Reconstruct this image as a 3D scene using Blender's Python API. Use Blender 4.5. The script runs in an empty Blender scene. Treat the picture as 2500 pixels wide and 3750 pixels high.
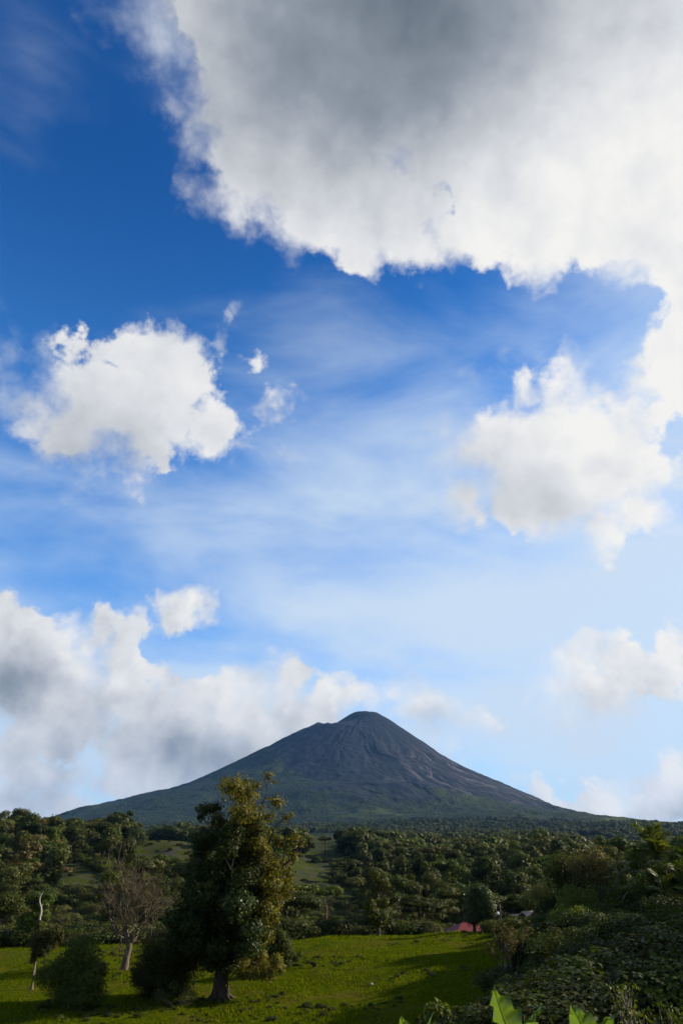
import bpy, bmesh, math, random
import numpy as np
from mathutils import Vector, Matrix, Euler
from mathutils import noise as mnoise

random.seed(7)
rng = np.random.default_rng(11)
R = math.radians
scene = bpy.context.scene

# ------------------------------------------------------------------ camera
CAM_Z = 13.0
PITCH = R(26.1)
SP, CP = math.sin(PITCH), math.cos(PITCH)
cam_data = bpy.data.cameras.new("camera")
cam_data.sensor_fit = 'HORIZONTAL'
cam_data.sensor_width = 24.0
cam_data.lens = 24.0
cam_data.clip_start = 0.1
cam_data.clip_end = 60000
cam = bpy.data.objects.new("camera", cam_data)
scene.collection.objects.link(cam)
cam.location = (0, 0, CAM_Z)
cam.rotation_euler = (R(90) + PITCH, 0, 0)
scene.camera = cam

# ------------------------------------------------------------------ render
scene.render.engine = 'CYCLES'
scene.cycles.use_denoising = True
scene.cycles.max_bounces = 6
scene.cycles.diffuse_bounces = 2
scene.cycles.glossy_bounces = 2
scene.cycles.transmission_bounces = 4
scene.cycles.transparent_max_bounces = 4
scene.cycles.volume_bounces = 0
scene.cycles.caustics_reflective = False
scene.cycles.caustics_refractive = False
vs = scene.view_settings
vs.view_transform = 'Standard'
vs.look = 'None'
vs.exposure = 1.0
vs.gamma = 1.0
vs.use_curve_mapping = False

# ------------------------------------------------------------------ sun
SUN_AZ, SUN_EL = R(72), R(24)      # to the right of the view, a little ahead of it
sun_dir = Vector((math.sin(SUN_AZ) * math.cos(SUN_EL), math.cos(SUN_AZ) * math.cos(SUN_EL), math.sin(SUN_EL)))
sun_data = bpy.data.lights.new("sun", 'SUN')
sun_data.energy = 5.0
sun_data.angle = R(0.55)
sun_data.color = (1.0, 0.86, 0.66)
sun_ob = bpy.data.objects.new("sun", sun_data)
scene.collection.objects.link(sun_ob)
sun_ob.rotation_euler = sun_dir.to_track_quat('Z', 'Y').to_euler()


# ------------------------------------------------------------------ node expressions
class X:
    """A socket with arithmetic: every operation adds a Math node."""
    def __init__(self, nt, s): self.nt, self.s = nt, s
    def _m(self, op, *a, clamp=False):
        n = self.nt.nodes.new('ShaderNodeMath'); n.operation = op; n.use_clamp = clamp
        for i, v in enumerate((self,) + a):
            if isinstance(v, X): self.nt.links.new(v.s, n.inputs[i])
            else: n.inputs[i].default_value = v
        return X(self.nt, n.outputs[0])
    def __add__(self, o): return self._m('ADD', o)
    __radd__ = __add__
    def __sub__(self, o): return self._m('SUBTRACT', o)
    def __rsub__(self, o): return (self * -1.0) + o
    def __mul__(self, o): return self._m('MULTIPLY', o)
    __rmul__ = __mul__
    def madd(self, a, b): return self._m('MULTIPLY_ADD', a, b)
    def pow(self, a): return self._m('POWER', a)
    def max(self, a): return self._m('MAXIMUM', a)
    def min(self, a): return self._m('MINIMUM', a)
    def smax(self, a, k): return self._m('SMOOTH_MAX', a, k)
    def clamp(self): return self._m('ADD', 0.0, clamp=True)
    def ramp(self, a, b, kind='SMOOTHSTEP'):
        n = self.nt.nodes.new('ShaderNodeMapRange'); n.interpolation_type = kind
        self.nt.links.new(self.s, n.inputs[0])
        for i, v in ((1, a), (2, b)):
            if isinstance(v, X): self.nt.links.new(v.s, n.inputs[i])
            else: n.inputs[i].default_value = v
        return X(self.nt, n.outputs[0])


def vec_math(nt, op, a, b=None, scale=None):
    n = nt.nodes.new('ShaderNodeVectorMath'); n.operation = op
    for i, v in enumerate((a, b)):
        if v is None: continue
        if isinstance(v, (tuple, list, Vector)): n.inputs[i].default_value = v
        else: nt.links.new(v, n.inputs[i])
    if scale is not None: n.inputs['Scale'].default_value = scale
    return n.outputs['Value'] if op in ('DOT_PRODUCT', 'LENGTH') else n.outputs['Vector']


def noise_tex(nt, vec, scale, detail=4, rough=0.5, dist=0.0, lac=2.0, out='Fac'):
    n = nt.nodes.new('ShaderNodeTexNoise')
    n.inputs['Scale'].default_value = scale
    n.inputs['Detail'].default_value = detail
    n.inputs['Roughness'].default_value = rough
    n.inputs['Lacunarity'].default_value = lac
    n.inputs['Distortion'].default_value = dist
    if vec is not None: nt.links.new(vec, n.inputs['Vector'])
    return X(nt, n.outputs[0]) if out == 'Fac' else n.outputs[1]


def lobes(nt, vec, scale, detail=2.0, rough=0.5, lac=2.3):
    n = nt.nodes.new('ShaderNodeTexVoronoi')
    n.feature = 'F1'; n.distance = 'EUCLIDEAN'; n.normalize = True
    n.inputs['Scale'].default_value = scale
    n.inputs['Detail'].default_value = detail
    n.inputs['Roughness'].default_value = rough
    n.inputs['Lacunarity'].default_value = lac
    nt.links.new(vec, n.inputs['Vector'])
    return X(nt, n.outputs['Distance'])


def mix_col(nt, fac, a, b, blend='MIX'):
    n = nt.nodes.new('ShaderNodeMix'); n.data_type = 'RGBA'; n.blend_type = blend
    if isinstance(fac, X): nt.links.new(fac.s, n.inputs[0])
    else: n.inputs[0].default_value = fac
    for i, v in ((6, a), (7, b)):
        if isinstance(v, (tuple, list)): n.inputs[i].default_value = tuple(v) + (1,) * (4 - len(v))
        else: nt.links.new(v, n.inputs[i])
    return n.outputs[2]


def pix_dir(px, py):
    """Direction in the place of a point of the picture (2500 x 3750 units)."""
    xc, yc = (px - 1250) / 2500, (1875 - py) / 2500
    return Vector((xc, CP - yc * SP, SP + yc * CP)).normalized()


# ------------------------------------------------------------------ world: sky with clouds
world = bpy.data.worlds.new("World")
scene.world = world
world.use_nodes = True
world.cycles.sampling_method = 'MANUAL'
world.cycles.sample_map_resolution = 512


def build_sky():
    nt = world.node_tree
    nt.nodes.clear()
    L = nt.links.new
    out = nt.nodes.new('ShaderNodeOutputWorld')
    sky = nt.nodes.new('ShaderNodeTexSky')
    sky.sky_type = 'NISHITA'
    sky.sun_disc = False
    sky.sun_elevation = SUN_EL
    sky.sun_rotation = SUN_AZ
    sky.altitude = 300
    sky.air_density = 1.0
    sky.dust_density = 1.0
    sky.ozone_density = 4.0
    tc = nt.nodes.new('ShaderNodeTexCoord')
    d = tc.outputs['Generated']
    sep = nt.nodes.new('ShaderNodeSeparateXYZ'); L(d, sep.inputs[0])
    dx, dy, dz = (X(nt, sep.outputs[i]) for i in range(3))

    # warped direction: billows at two scales
    half = (0.5, 0.5, 0.5)
    w1 = vec_math(nt, 'SUBTRACT', noise_tex(nt, d, 5.0, 2, 0.5, out='Color'), half)
    w2 = vec_math(nt, 'SUBTRACT', noise_tex(nt, d, 19.0, 4, 0.55, out='Color'), half)
    d1 = vec_math(nt, 'ADD', d, vec_math(nt, 'SCALE', w1, scale=0.12))
    dw = vec_math(nt, 'ADD', d1, vec_math(nt, 'SCALE', w2, scale=0.075))
    flat = (1.0, 1.0, 1.8)
    dwf = vec_math(nt, 'MULTIPLY', dw, flat)
    ds = vec_math(nt, 'ADD', d, vec_math(nt, 'SCALE', w1, scale=0.10))
    ds = vec_math(nt, 'ADD', ds, vec_math(nt, 'SCALE', w2, scale=0.03))
    dsf = vec_math(nt, 'MULTIPLY', ds, flat)

    def place(px, py, r, wide):
        c = pix_dir(px, py)
        ang = (pix_dir(px + r, py) - pix_dir(px - r, py)).length * 0.5
        return (Vector((c.x, c.y, c.z * 1.8)) if wide else c), ang

    def sdf(blobs, k):
        """Signed depth inside a union of puffs, in picture units; a 4th entry marks a flattened puff."""
        acc = None
        for (px, py, r, *w) in blobs:
            c, ang = place(px, py, r, bool(w))
            n = nt.nodes.new('ShaderNodeVectorMath'); n.operation = 'DISTANCE'
            L(dwf if w else dw, n.inputs[0]); n.inputs[1].default_value = c
            m = r * (0.6 if w else 1.0)
            s = X(nt, n.outputs['Value']).madd(-m / ang, m)
            acc = s if acc is None else acc.smax(s, k)
        return acc

    def soft(blobs):
        """Sum of soft spots, for the tone of the clouds."""
        acc = None
        for (px, py, r, wgt, *w) in blobs:
            c, ang = place(px, py, r, bool(w))
            n = nt.nodes.new('ShaderNodeVectorMath'); n.operation = 'DISTANCE'
            L(dsf if w else ds, n.inputs[0]); n.inputs[1].default_value = c
            s = X(nt, n.outputs['Value']).ramp(ang, 0.0) * float(wgt)
            acc = s if acc is None else acc + s
        return acc

    f_mid = noise_tex(nt, d, 34.0, 7, 0.62, 0.2)
    f_low = noise_tex(nt, d, 8.0, 4, 0.55)
    dl = vec_math(nt, 'ADD', d, vec_math(nt, 'SCALE', w2, scale=0.05))
    dl2 = vec_math(nt, 'ADD', dl, (0.016, -0.002, 0.010))
    lob, lob2 = lobes(nt, dl, 17.0), lobes(nt, dl2, 17.0)
    edge = (f_mid - 0.5) * 120.0 + (f_low - 0.5) * 70.0 + (0.36 - lob) * 220.0
    soft_w = noise_tex(nt, d, 9.0, 1, 0.5).ramp(0.36, 0.66).madd(95.0, 26.0)
    sx = X(nt, vec_math(nt, 'DOT_PRODUCT', d, tuple(sun_dir)))
    side = sx.ramp(0.2, 0.95, 'LINEAR')
    # high thin veil, in streaks, stronger low down and towards the sun
    mp = nt.nodes.new('ShaderNodeMapping'); L(d, mp.inputs[0])
    mp.inputs['Rotation'].default_value = (0, R(28), 0)
    mp.inputs['Scale'].default_value = (1.0, 1.0, 2.6)
    st = noise_tex(nt, mp.outputs[0], 3.0, 6, 0.5, 0.3)
    veil_base = dz.ramp(0.60, 0.30, 'LINEAR') * 0.62 + sx.ramp(0.25, 0.85, 'LINEAR') * 0.42
    veil = ((st - 0.5) * 1.45 + veil_base).ramp(0.08, 0.92) * 0.9

    # relief of the billows, lit from the sun's side
    dsun2 = vec_math(nt, 'ADD', d, (0.03, 0.0, 0.02))
    relief = (noise_tex(nt, d, 11.0, 5, 0.5) - noise_tex(nt, dsun2, 11.0, 5, 0.5)) 

    relief = relief + (lob2 - lob) * 0.55
    skyc = mix_col(nt, dz.ramp(0.80, 0.50), vec_math(nt, 'MULTIPLY', sky.outputs[0], SKY_GAIN), vec_math(nt, 'MULTIPLY', sky.outputs[0], (0.55, 1.55, 2.30)))
    base = mix_col(nt, veil, skyc, (6.7, 7.8, 8.9))

    def finish(sd, a2, shade, bumpy=0.30):
        sd = sd + edge
        a1 = sd.ramp(soft_w * -0.6, soft_w)
        thick = sd.ramp(40.0, 420.0) * 0.05 * (1.0 - side)
        tone = (side - 0.5) * 0.16 + 0.97 - thick + relief * bumpy
        if shade is not None: tone = tone - shade
        ramp = nt.nodes.new('ShaderNodeValToRGB')
        L((tone * 0.9).s, ramp.inputs[0])
        cr = ramp.color_ramp
        cr.elements[0].position = 0.10; cr.elements[0].color = (0.10, 0.13, 0.165, 1)
        cr.elements[1].position = 0.92; cr.elements[1].color = (1.0, 0.985, 0.955, 1)
        for p, c in ((0.42, (0.31, 0.35, 0.405, 1)), (0.66, (0.62, 0.645, 0.68, 1)), (0.80, (0.82, 0.83, 0.85, 1))):
            e = cr.elements.new(p); e.color = c
        cloud = vec_math(nt, 'SCALE', ramp.outputs[0], scale=9.2)
        b = base
        if a2 is not None: b = mix_col(nt, a2 * (1.0 - a1), b, (6.6, 7.1, 7.8))
        bg = nt.nodes.new('ShaderNodeBackground')
        bg.inputs['Strength'].default_value = 0.05
        L(mix_col(nt, a1, b, cloud), bg.inputs[0])
        return bg.outputs[0]

    def wisp(blobs):
        return (sdf(blobs, 40.0) + edge * 2.2).ramp(-70.0, 330.0) * f_low.ramp(0.30, 0.62).madd(0.5, 0.5) * 0.8

    def choose(fac, a, b):
        n = nt.nodes.new('ShaderNodeMixShader')
        L(fac.s, n.inputs[0]); L(a, n.inputs[1]); L(b, n.inputs[2])
        return n.outputs[0]

    # ---- the high clouds
    high = [(1150, 60, 470), (1650, 20, 620), (2100, 300, 640), (2350, 600, 480), (1980, 810, 250), (1780, 800, 200),
            (1400, 770, 230), (1180, 640, 260), (980, 560, 240), (890, 380, 190), (850, 640, 130), (960, 735, 75), (850, 735, 60), (1590, 860, 120),
            (2530, 1050, 170), (2560, 1250, 210), (2440, 1320, 105), (2520, 1420, 110), (2340, 1370, 45),
            (380, 1500, 200), (560, 1480, 220), (540, 1330, 145), (770, 1550, 115), (285, 1215, 52), (350, 1270, 55), (520, 1680, 100),
            (290, 1600, 140), (170, 1500, 110), (640, 1300, 80), (420, 1280, 70),
            (795, 1215, 36), (805, 1275, 36), (880, 1335, 38), (1035, 1520, 48),
            (2100, 1700, 260), (2220, 1640, 260), (2060, 1420, 100), (2110, 1500, 140), (2290, 1540, 150), (2200, 1920, 110),
            (2360, 1720, 130), (1880, 1640, 160), (1980, 1810, 180), (2320, 1850, 110), (1770, 1880, 70), (1890, 1430, 45)]
    high_w = [(600, 30, 200), (760, 130, 150), (60, 1400, 130), (1760, 1690, 170), (1700, 1860, 100), (2400, 960, 140),
              (2440, 1560, 150), (2220, 2010, 60), (1045, 1690, 44), (430, 1770, 110), (1860, 1450, 60), (200, 1310, 80)]
    high_s = [(1350, -200, 1100, 0.38), (1350, 300, 800, 0.28), (760, 250, 560, 0.18), (1850, -100, 900, 0.26), (1000, 520, 420, 0.10), (2350, -50, 600, 0.14),
              (330, 1620, 320, 0.18), (500, 1700, 220, 0.10), (1820, 1780, 300, 0.22), (2050, 1890, 240, 0.14), (2250, 1720, 160, 0.07), (60, 1420, 160, 0.15), (2200, 1700, 90, 0.08)]
    # ---- the low clouds
    low = [(690, 2240, 125, 1), (640, 2255, 60), (750, 2220, 50), (20, 2330, 200, 1), (180, 2340, 170, 1), (330, 2370, 110), (440, 2420, 105), (520, 2470, 80, 1), (120, 2480, 330, 1), (380, 2550, 220, 1), (250, 2620, 240, 1), (620, 2690, 240, 1),
           (800, 2600, 160, 1), (930, 2540, 110), (1060, 2530, 115), (1180, 2540, 110, 1), (1300, 2560, 110, 1), (1385, 2580, 70, 1), (900, 2660, 260, 1), (1080, 2620, 200, 1), (650, 2530, 32), (1480, 2540, 58), (1580, 2600, 110, 1), (1650, 2610, 60, 1),
           (40, 2720, 150, 1), (150, 2790, 150, 1), (60, 2860, 200, 1), (240, 2960, 140, 1), (640, 2800, 300, 1), (830, 2790, 230, 1),
           (2330, 2440, 190, 1), (2500, 2400, 190, 1), (2440, 2360, 90), (2150, 2530, 180, 1), (2030, 2560, 70, 1),
           (2060, 2925, 130, 1), (2170, 2905, 130, 1), (2230, 2930, 75), (2400, 2880, 110), (2500, 2870, 120), (1950, 2905, 100, 1), (2340, 2950, 90, 1), (2120, 2970, 160, 1),
           (520, 1690, 100), (2200, 1930, 100), (430, 1690, 90), (2000, 1850, 120)]
    low_w = [(2220, 2010, 60), (1700, 2650, 110, 1), (2150, 2610, 260, 1), (1740, 1890, 85), (330, 2850, 200, 1), (400, 2960, 200, 1)]
    low_s = [(20, 2500, 320, 0.52, 1), (330, 2680, 420, 0.22, 1), (720, 2810, 420, 0.36, 1), (520, 2560, 140, 0.12, 1), (250, 2920, 360, 0.12, 1), (120, 2860, 200, 0.08, 1),
             (1620, 2640, 150, 0.22, 1), (2250, 2590, 320, 0.16, 1), (2480, 2990, 260, 0.34, 1), (2150, 2990, 160, 0.20, 1), (1120, 2640, 260, 0.16, 1)]
    sh_high = finish(sdf(high, 26.0), wisp(high_w), soft(high_s))
    sh_low = finish(sdf(low, 22.0), wisp(low_w), soft(low_s), 0.55)
    # ---- the rest of the sky, clouds of the same sort
    sh_rest = finish((noise_tex(nt, d, 2.6, 3, 0.5) - 0.56) * 900.0, None, None)
    band = X(nt, vec_math(nt, 'DOT_PRODUCT', d, tuple((pix_dir(2500, 2120) - pix_dir(0, 2120)).cross(pix_dir(1250, 2120)).normalized())))
    # the clouds of this quarter of the sky melt into the rest of it
    view_axis = Vector((0, CP, SP)); up_axis = Vector((0, -SP, CP))
    fwd = X(nt, vec_math(nt, 'DOT_PRODUCT', d, tuple(view_axis)))
    upw = X(nt, vec_math(nt, 'DOT_PRODUCT', d, tuple(up_axis)))
    inside = (fwd * 0.70 - dx._m('ABSOLUTE')).ramp(0.0, 0.12) * (fwd * 1.02 - upw).ramp(0.0, 0.14) * fwd.ramp(0.05, 0.15)
    seen = choose(band._m('GREATER_THAN', 0.0), sh_low, sh_high)
    L(choose(inside, sh_rest, seen), out.inputs[0])


SKY_GAIN = (0.15, 0.86, 1.60)
HAZE_DENSITY = 1.8e-5
build_sky()

# ------------------------------------------------------------------ picture <-> place
def E_of(py):
    yc = (1875 - py) / 2500
    return (SP + yc * CP) / (CP - yc * SP)


def py_of(E):
    return 1875 - 2500 * (E * CP - SP) / (CP + E * SP)


def s_of(px, py):
    yc = (1875 - py) / 2500
    return (px - 1250) / 2500 / (CP - yc * SP)


# ------------------------------------------------------------------ numpy noise
def _hash(ix, iy, seed):
    h = (ix.astype(np.int64) * 374761393 + iy.astype(np.int64) * 668265263 + seed * 1442695041) & 0xFFFFFFFF
    h = ((h ^ (h >> 13)) * 1274126177) & 0xFFFFFFFF
    return ((h ^ (h >> 16)) & 0xFFFF) / 65535.0


def vnoise(x, y, seed=0):
    x, y = np.asarray(x, float), np.asarray(y, float)
    ix, iy = np.floor(x), np.floor(y)
    fx, fy = x - ix, y - iy
    ux, uy = fx * fx * fx * (fx * (fx * 6 - 15) + 10), fy * fy * fy * (fy * (fy * 6 - 15) + 10)
    a, b = _hash(ix, iy, seed), _hash(ix + 1, iy, seed)
    c, d = _hash(ix, iy + 1, seed), _hash(ix + 1, iy + 1, seed)
    return (a + (b - a) * ux) * (1 - uy) + (c + (d - c) * ux) * uy - 0.5


def fbm(x, y, octaves=4, seed=0, gain=0.5):
    t, amp, f = 0.0, 1.0, 1.0
    for o in range(octaves):
        t = t + amp * vnoise(x * f, y * f, seed + o * 17)
        amp *= gain; f *= 2.03
    return t


# ------------------------------------------------------------------ the lie of the land
S_COL = np.array([-1.2, -0.6, -0.43, -0.3, -0.15, 0.0, 0.15, 0.3, 0.43, 0.6, 1.2])
TERRAIN = [  # forward distance, then the height at each bearing of S_COL
    (-60, 11.4, 11.4, 11.3, 11.3, 11.3, 11.3, 11.3, 11.3, 11.4, 11.5, 12.0),
    (3, 11.3, 11.3, 11.3, 11.3, 11.3, 11.3, 11.3, 11.3, 11.3, 11.4, 11.8),
    (9, 10.9, 10.9, 10.9, 10.9, 10.9, 10.9, 10.9, 10.9, 10.9, 11.0, 11.4),
    (14, 9.4, 9.4, 9.4, 9.4, 9.4, 9.4, 9.4, 9.4, 9.5, 9.8, 10.6),
    (25, 6.2, 6.2, 6.2, 6.2, 6.2, 6.2, 6.6, 7.2, 7.9, 8.6, 10.0),
    (40, 2.6, 2.6, 2.6, 2.6, 2.6, 2.8, 3.6, 6.0, 7.0, 8.5, 10.2),
    (55, 0.6, 0.6, 0.6, 0.6, 0.6, 0.9, 2.2, 5.8, 7.2, 9.0, 10.5),
    (70, 0.1, 0.1, 0.1, 0.1, 0.1, 0.4, 1.5, 6.0, 8.0, 9.5, 11.0),
    (78, 0.0, 0.0, 0.0, 0.0, 0.0, 0.3, 1.6, 5.5, 8.0, 9.5, 11.0),
    (95, -0.1, -0.1, -0.1, 0.0, 0.0, 0.7, 1.7, 4.8, 8.0, 9.5, 11.0),
    (110, 0.1, 0.1, 0.1, 0.2, 0.3, 0.85, 1.6, 3.4, 7.6, 9.0, 11.0),
    (120, -1.0, -1.0, -1.0, -0.6, -0.8, 0.7, 1.2, 2.6, 7.0, 8.5, 10.0),
    (135, -2.5, -2.5, -2.5, -2.2, -2.6, -0.8, -1.4, 0.6, 6.0, 7.5, 9.0),
    (160, -4.5, -4.5, -4.5, -4.5, -5.0, -5.0, -5.0, -2.0, 4.0, 6.0, 8.0),
    (200, -5.0, -5.0, -5.5, -6.0, -7.0, -8.5, -8.0, -5.0, -1.0, 2.0, 5.0),
    (260, 0.0, -1.0, -1.0, -2.0, -4.5, -8.0, -8.0, -6.0, -3.0, 0.0, 4.0),
    (340, 9.0, 8.0, 6.5, 5.5, 2.0, -4.0, -5.0, -3.0, 0.0, 3.0, 6.0),
    (430, 18.0, 16.0, 14.5, 14.8, 12.0, 2.0, 1.0, 3.0, 5.0, 7.0, 9.0),
    (560, 12.0, 12.0, 11.0, 13.0, 12.0, 6.0, 2.0, 2.0, 4.0, 6.0, 8.0),
    (800, 4.0, 4.0, 4.0, 5.0, 8.0, 9.0, 4.0, 3.0, 4.0, 5.0, 6.0),
    (1200, 6.0, 6.0, 6.0, 8.0, 12.0, 14.0, 12.0, 10.0, 10.0, 12.0, 14.0),
    (2000, 18.0, 18.0, 18.0, 22.0, 26.0, 28.0, 28.0, 26.0, 26.0, 26.0, 26.0),
    (3000, 34.0, 34.0, 36.0, 40.0, 44.0, 46.0, 46.0, 46.0, 46.0, 46.0, 46.0),
    (14000, 60.0, 60.0, 60.0, 60.0, 60.0, 60.0, 60.0, 60.0, 60.0, 60.0, 60.0),
]
T_Y = np.array([r[0] for r in TERRAIN], float)
T_Z = np.array([r[1:] for r in TERRAIN], float)

VX, VY = 169.0, 6200.0       # axis of the cone
SKYLINE = [(-900, 3110), (-300, 3075), (60, 3050), (200, 3025), (330, 2990), (500, 2945), (700, 2880), (820, 2825), (950, 2760), (1060, 2700),
           (1110, 2677), (1160, 2668), (1218, 2658), (1250, 2636), (1280, 2616), (1297, 2609), (1320, 2607), (1360, 2608), (1385, 2614), (1430, 2640), (1500, 2690), (1560, 2730), (1620, 2775),
           (1700, 2820), (1800, 2868), (1900, 2915), (2000, 2962), (2100, 2988), (2200, 3008), (2300, 3030), (2400, 3047), (2500, 3050), (2800, 3065), (3400, 3090)]
_sx = np.array([s_of(a, b) * VY - VX for a, b in SKYLINE])
_sz = np.array([CAM_Z + E_of(b) * VY for a, b in SKYLINE])


def volcano_z(x, y):
    dx, dy = x - VX, y - VY
    r = np.hypot(dx, dy) + 1e-6
    t = 0.5 + 0.5 * dx / r
    t = t * t * (3 - 2 * t)
    hl, hr = np.interp(-r, _sx, _sz), np.interp(r, _sx, _sz)
    h = hl * (1 - t) + hr * t
    th = np.arctan2(dx, -dy)
    slope = np.clip((h - 60) / 500, 0, 1)
    # ribs and gullies running down the cone, wandering a little
    wob = fbm(dx / 700, dy / 700, 3, 5) * 0.35
    rib = 1 - np.abs(fbm((th + wob * 1.6) * 6, r / 900, 4, 31)) * 2.6
    fine = 1 - np.abs(fbm((th + wob * 0.6) * 30, r / 700, 3, 57)) * 2.4
    keep = np.clip(r / 900, 0, 1) ** 1.1 * np.clip(0.55 + 1.6 * fbm(x / 520, y / 520, 2, 63), 0.05, 1.6)
    h = h + slope * keep * ((rib - 0.6) * 30 + (fine - 0.6) * 6) * np.clip(1.7 - r / 2400, 0.15, 1)
    # broken shoulder on the left of the summit
    h = h + 40 * np.exp(-((dx + 372) / 48) ** 2 - (dy / 260) ** 2) + 26 * np.exp(-((dx + 290) / 26) ** 2 - (dy / 200) ** 2) + 6 * vnoise(x / 18, y / 18, 44) * np.exp(-(r / 420) ** 2)
    # hummocky old lava and forested foothills
    foot = np.clip((r - 1100) / 900, 0, 1) * np.clip((5200 - r) / 2500, 0, 1)
    h = h + foot * (fbm(x / 620, y / 520, 4, 77) * 45 + fbm(x / 170, y / 150, 3, 78) * 16)
    h = h + 75 * np.exp(-((x - 470) / 420) ** 2 - ((y - 4450) / 260) ** 2) + 60 * np.exp(-((x + 150) / 380) ** 2 - ((y - 4150) / 300) ** 2) + 45 * np.exp(-((x - 1150) / 500) ** 2 - ((y - 3700) / 350) ** 2)
    h = h + (vnoise(x / 45, y / 45, 91) * 7 + vnoise(x / 20, y / 20, 92) * 3) * np.clip(r / 500, 0.25, 1)
    return h


def ground_z(x, y):
    x, y = np.asarray(x, float), np.asarray(y, float)
    s = np.clip(x / np.maximum(y, 24.0), -1.19, 1.19)
    j = np.clip(np.searchsorted(S_COL, s) - 1, 0, len(S_COL) - 2)
    u = (s - S_COL[j]) / (S_COL[j + 1] - S_COL[j])
    u = u * u * (3 - 2 * u) * 0.6 + u * 0.4
    i = np.clip(np.searchsorted(T_Y, y) - 1, 0, len(T_Y) - 2)
    v = np.clip((y - T_Y[i]) / (T_Y[i + 1] - T_Y[i]), 0, 1)
    v = v * v * (3 - 2 * v) * 0.5 + v * 0.5
    z = (T_Z[i, j] * (1 - u) + T_Z[i, j + 1] * u) * (1 - v) + (T_Z[i + 1, j] * (1 - u) + T_Z[i + 1, j + 1] * u) * v
    near = np.clip((y - 20) / 40, 0, 1)
    z = z + near * (fbm(x / 9, y / 9, 3, 3) * 0.35 + vnoise(x / 2.2, y / 2.2, 4) * 0.10)
    mid = np.clip((y - 150) / 250, 0, 1)
    z = z + mid * (fbm(x / 70, y / 60, 4, 8) * 5.5)
    rid = np.clip((y - 190) / 120, 0, 1) * np.clip((2600 - y) / 900, 0, 1)
    wide_ = np.clip(y / 600, 0.6, 2.6)
    z = z + rid * wide_ * (0.5 - np.abs(fbm(x / (150 * wide_) + 0.3, y / (120 * wide_), 3, 19)) * 2.2) * 7.0
    far = np.clip((y - 900) / 900, 0, 1)
    if np.any(far > 0):
        vz = volcano_z(x, y)
        k = 12.0
        hi = np.maximum(z, vz) + np.log1p(np.exp(-np.abs(z - vz) / k)) * k - k * 0.35
        z = z * (1 - far) + hi * far
    return z


def gz(x, y): return float(ground_z(np.array([x]), np.array([y]))[0])


def stand(px, Y):
    """Point of the ground at forward distance Y that is seen under picture column px."""
    py = 3450.0
    for _ in range(6):
        x = s_of(px, py) * Y
        z = gz(x, Y)
        py = py_of((z - CAM_Z) / Y)
    return Vector((x, Y, z))


def point(px, py, Y):
    return Vector((s_of(px, py) * Y, Y, CAM_Z + E_of(py) * Y))


def project(x, y, z):
    E = (z - CAM_Z) / y
    py = py_of(E)
    return 1250 + x / y * 2500 * (CP - (1875 - py) / 2500 * SP), py


# ------------------------------------------------------------------ objects
COL = scene.collection


def tag(o, label=None, cat=None, group=None, kind=None):
    if label: o['label'] = label
    if cat: o['category'] = cat
    if group: o['group'] = group
    if kind: o['kind'] = kind
    return o


def empty(name, loc, label, cat, group=None, rz=0.0, scale=1.0):
    o = bpy.data.objects.new(name, None)
    COL.objects.link(o)
    o.location = loc; o.rotation_euler = (0, 0, rz)
    o.scale = (scale, scale, scale) if isinstance(scale, (int, float)) else scale
    o.empty_display_size = 0.3
    return tag(o, label, cat, group)


def link(name, me, parent=None, mat=None):
    o = bpy.data.objects.new(name, me)
    COL.objects.link(o)
    if parent is not None: o.parent = parent
    if mat is not None:
        if len(me.materials) == 0: me.materials.append(mat)
        elif me.materials[0] is not mat:
            o.material_slots[0].link = 'OBJECT'; o.material_slots[0].material = mat
    return o


def np_mesh(name, verts, faces, smooth=False):
    """Mesh from arrays; faces is (n,3) or (n,4)."""
    me = bpy.data.meshes.new(name)
    verts = np.asarray(verts, np.float32); faces = np.asarray(faces, np.int32)
    n, k = faces.shape
    me.vertices.add(len(verts)); me.vertices.foreach_set('co', verts.ravel())
    me.loops.add(n * k); me.loops.foreach_set('vertex_index', faces.ravel())
    me.polygons.add(n)
    me.polygons.foreach_set('loop_start', np.arange(0, n * k, k, dtype=np.int32))
    if smooth: me.polygons.foreach_set('use_smooth', np.ones(n, bool))
    me.update(calc_edges=True)
    return me


def grid_mesh(name, P, smooth=True):
    r, c, _ = P.shape
    i = np.arange(r * c).reshape(r, c)
    f = np.stack([i[:-1, :-1], i[:-1, 1:], i[1:, 1:], i[1:, :-1]], -1).reshape(-1, 4)
    return np_mesh(name, P.reshape(-1, 3), f, smooth)


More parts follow.
